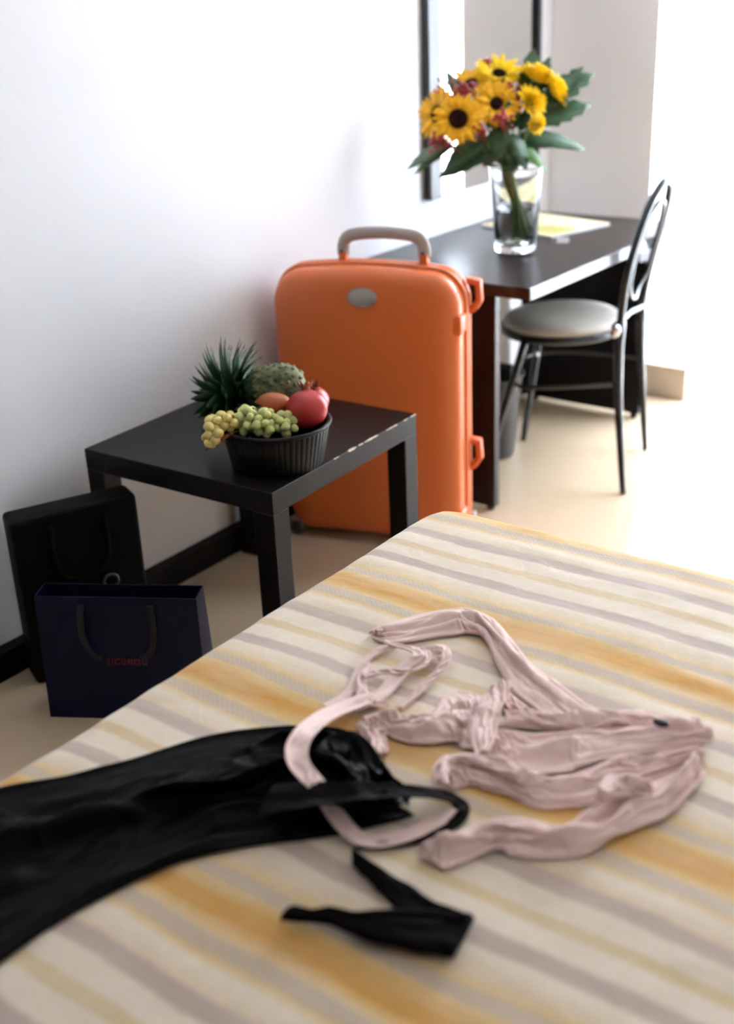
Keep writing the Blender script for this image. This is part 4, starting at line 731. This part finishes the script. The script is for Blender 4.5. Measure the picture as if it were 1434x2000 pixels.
# ================================================================ garments
def interpP(P, s):
    m = len(P)-1; x = s*m; k = min(int(x), m-1); t = x-k; Q = [P[max(k-1, 0)], P[k], P[k+1], P[min(k+2, m)]]; a, b, c, d = Q
    return .5*((2*b)+(c-a)*t+(2*a-5*b+4*c-d)*t*t+(3*b-a-3*c+d)*t**3)
def cloth(bm, key, Hh, nf=3, ns=90, nt=28, seed=0, amp=.6, wob=.35, hem=.10, sub=.10, edge=.004):
    """a length of crumpled cloth between two border lines: shallow body carrying leaning, wandering folds"""
    A, B = [[Vector(p) for p in q] for q in BANDS[key]]; top, botm = [], []
    rnd = random.Random(seed*77+5); K = []
    for k in range(int(nf*2.2)+1):
        t0 = (k+.5+rnd.uniform(-.35, .35))/(int(nf*2.2)+1); K.append((t0, rnd.uniform(-.35, .35)*wob*2, rnd.uniform(.55, 1.15), rnd.uniform(.7, 1.3)*.30/max(1, nf), rnd.uniform(0, 50), rnd.choice((-1, 1, 1)), rnd.uniform(-.2, .55), rnd.uniform(.6, 1.3)))
    for i in range(ns+1):
        s = i/ns; a, b = interpP(A, s), interpP(B, s); dv = (a-b).normalized(); ends = min(1, s/hem if hem else 1, (1-s)/hem if hem else 1); ends = math.sin(ends*math.pi/2)**.6
        w0 = (a-b).length; ee = min(edge, w0*.12)
        a = a+dv*ee*noise.noise((s*9, seed*3.3, 4)); b = b+dv*ee*noise.noise((s*9, seed*3.3, 9)); w = (a-b).length
        h0 = 1.5*interp(Hh, s); rt, rb = [], []
        for j in range(nt+1):
            t = j/nt; p = a.lerp(b, t); env = max(0, math.sin(math.pi*t))**.36; f1 = 0
            for (t0, sl, am, wd, ph, side, s0, ln) in K:
                win = max(0, min(1, (s-s0)*6, (s0+ln-s)*6)); 
                if win <= 0: continue
                d = t-(t0+sl*(s-.5)+.16*noise.noise((s*3.1, ph, 0))+.05*noise.noise((s*9, ph, 5))); d *= side; wv_ = wd*(1+.5*noise.noise((s*5, ph, 8)))
                pr = math.exp(-(d/(wv_*.9))**2) if d < 0 else math.exp(-(d/(wv_*.34))**2)
                f1 = max(f1, am*win*(.75+.5*noise.noise((s*4.5, ph, 12)))*pr)
            f3 = noise.noise((p.x*24, p.y*24, seed*.7)); f4 = noise.noise((p.x*70, p.y*70, seed*.9))
            h = h0*ends*(env*(1-amp)+min(1, env*1.2)*amp*1.25*f1+env*sub*(1.0*f3+.4*f4))
            rt.append(bm.verts.new((p.x, p.y, p.z+max(h, .0)+.0006)))
            rb.append(rt[-1] if j in (0, nt) else bm.verts.new((p.x, p.y, p.z-.001)))
        top.append(rt); botm.append(rb)
    for q, w in zip(top, top[1:]):
        for j in range(nt): bm.faces.new((q[j], q[j+1], w[j+1], w[j]))
    for q, w in zip(botm, botm[1:]):
        for j in range(nt): bm.faces.new((q[j], w[j], w[j+1], q[j+1]))
    for e, bo in ((top[0], botm[0]), (top[-1], botm[-1])):
        for j in range(nt):
            v = []
            for x in (e[j], e[j+1], bo[j+1], bo[j]):
                if x not in v: v.append(x)
            if len(v) > 2: bm.faces.new(v)
gp = thing('pink_dress', 'pale pink jersey top with long sleeves and ties lying crumpled on the bed', 'clothing', (1.75, -.9, TB))
def C(keys, name, m, par, rings=()):
    bm = bmesh.new()
    for k in keys: cloth(bm, **k)
    o = link(name, bm, m); o.parent = par; o.matrix_parent_inverse = Matrix.Translation(par.location).inverted(); return o
gp.name = 'pink_top'
# the cloth itself is draped: each length starts between its border lines with spare width and buckles down onto the bed
def drape_all(jobs, frames=26):
    """jobs: (key, spare width, rise, z offset, across, along, seed, pinned ends) -> {key: mesh}"""
    bmp = bmesh.new(); box(bmp, .8, 2.6, -2.3, 0, TB-.1, TB+.0005); pl = link('drape_floor', bmp, MUND); cm = pl.modifiers.new('c', 'COLLISION'); pl.collision.thickness_outer = .002; pl.collision.cloth_friction = 25
    obs = []
    for (key, spare, rise, zo, nt, ns, seed, pe) in jobs:
        A, B = [[Vector(p) for p in q] for q in BANDS[key]]; vs, rest, fs = [], [], []; L_ = 0; pm = None
        for i in range(ns+1):
            s = i/ns; a, b = interpP(A, s), interpP(B, s); mid = (a+b)/2; w = (a-b).length
            if pm is not None: L_ += (mid-pm).length
            pm = mid
            for j in range(nt+1):
                t = j/nt; p = a.lerp(b, t); n1 = noise.noise((s*3.0+seed*5, t*spare*3.2+seed, seed*2.1)); n2 = noise.noise((s*9+seed, t*9, seed))
                vs.append((p.x, p.y, p.z-.002+zo+math.sin(math.pi*t)*rise*(.75+.9*n1+.3*n2))); rest.append((L_*1.07, (t-.5)*w*spare*(1+.25*noise.noise((s*4, seed*1.3, 3))), 0))
        for i in range(ns):
            for j in range(nt): k = i*(nt+1)+j; fs.append((k, k+1, k+nt+2, k+nt+1))
        me = bpy.data.meshes.new(key); me.from_pydata(vs, [], fs); o = bpy.data.objects.new(key, me); COL.objects.link(o)
        o.shape_key_add(name='Basis'); rk = o.shape_key_add(name='rest')
        for k, q in enumerate(rest): rk.data[k].co = q
        vg = o.vertex_groups.new(name='pin'); pins = [k for k in range(len(vs)) if k % (nt+1) in (0, nt) or (pe and (k < nt+1 or k >= ns*(nt+1)))]; vg.add(pins, 1, 'REPLACE')
        m = o.modifiers.new('cloth', 'CLOTH'); c = m.settings; c.quality = 5; c.mass = .12; c.tension_stiffness = 12; c.compression_stiffness = 12; c.shear_stiffness = 4; c.bending_stiffness = .5; c.air_damping = 2
        c.tension_damping = 6; c.compression_damping = 6
        c.vertex_group_mass = 'pin'; c.rest_shape_key = rk; m.collision_settings.use_self_collision = True; m.collision_settings.self_distance_min = .0022; m.collision_settings.distance_min = .002
        m.point_cache.frame_end = frames+2; obs.append((key, o))
    for f in range(1, frames+1): SC.frame_set(f)
    dg = bpy.context.evaluated_depsgraph_get(); out_ = {}
    for key, o in obs:
        ev = o.evaluated_get(dg); me = bpy.data.meshes.new_from_object(ev, depsgraph=dg); out_[key] = me
    for key, o in obs: bpy.data.objects.remove(o)
    bpy.data.objects.remove(pl); SC.frame_set(1)
    return out_
JOBS = [('sleeve_up', 2.0, .030, 0, 22, 110, 1, 0), ('sleeve_low', 2.0, .036, 0, 24, 120, 2, 0), ('body_up', 1.8, .032, 0, 30, 90, 3, 0), ('body_mid', 1.8, .034, .002, 26, 90, 4, 0),
        ('body_low', 1.9, .036, .002, 34, 100, 5, 0), ('neck', 1.9, .034, 0, 30, 80, 6, 0), ('cuff_loop', 1.6, .02, 0, 14, 44, 7, 0), ('knot', 1.8, .024, 0, 18, 30, 8, 1), ('placket', 1.5, .018, 0, 16, 40, 9, 0),
        ('neck_fold', 1.6, .016, 0, 12, 26, 10, 0), ('shoulder_flap', 1.7, .018, 0, 14, 28, 12, 0), ('blk_main', 1.6, .095, 0, 44, 110, 21, 0), ('blk_hump', 1.5, .05, 0, 20, 34, 22, 0),
        ('strap1', 1.35, .006, 0, 8, 70, 31, 1), ('strap2', 1.3, .005, 0, 7, 60, 32, 1), ('blk_strap', 1.3, .006, 0, 8, 70, 33, 1)]+[('tie%d' % i, 1.4, .006, 0, 6, 50, 40+i, 1) for i in range(1, 7)]
DR = drape_all(JOBS)
def cloth_part(keys, name, m, par):
    bm = bmesh.new()
    for k in keys: bm.from_mesh(DR[k])
    o = link(name, bm, m); o.parent = par; o.matrix_parent_inverse = Matrix.Translation(par.location).inverted()
    sd = o.modifiers.new('smooth', 'SUBSURF'); sd.levels = 1; sd.render_levels = 1; so = o.modifiers.new('thick', 'SOLIDIFY'); so.thickness = .0012
    return o
cloth_part(['sleeve_up'], 'sleeve', MPINK, gp); cloth_part(['sleeve_low'], 'sleeve', MPINK, gp)
cloth_part(['body_up', 'body_mid', 'body_low', 'neck', 'cuff_loop', 'knot', 'placket', 'neck_fold', 'shoulder_flap'], 'body', MPINK, gp)
for i in range(1, 7): cloth_part(['tie%d' % i], 'tie', MPINK, gp)
cloth_part(['strap1'], 'shoulder_strap', MPINK, gp); cloth_part(['strap2'], 'shoulder_strap', MPINK, gp)
bm = bmesh.new(); ell(bm, (0, 0, 0), (.012, .008, .004), 3); o = link('garment_label', bm, MNAVYD, gp); o.matrix_parent_inverse = Matrix.Translation(gp.location).inverted(); o.location = LABEL_AT; o['label'] = 'small dark label at the hem'
gb = thing('black_satin_garment', 'black satin garment heaped at the left edge of the bed under the pink strap', 'clothing', (1.3, -1.3, TB))
cloth_part(['blk_main', 'blk_hump'], 'body', MBLAC, gb)
cloth_part(['blk_strap'], 'shoulder_strap', MBLAR, gb)
C([dict(key='blk_arm1', Hh=[.018, .012, .008, .006], nf=2, seed=25, ns=70, nt=18, amp=.5, hem=.02), dict(key='blk_arm2', Hh=[.012, .010, .010, .012], nf=3, seed=26, ns=90, nt=22, amp=.4, hem=.02)], 'belt', MBLAR, gb)['label'] = 'matt black ribbon belt folded in a V'
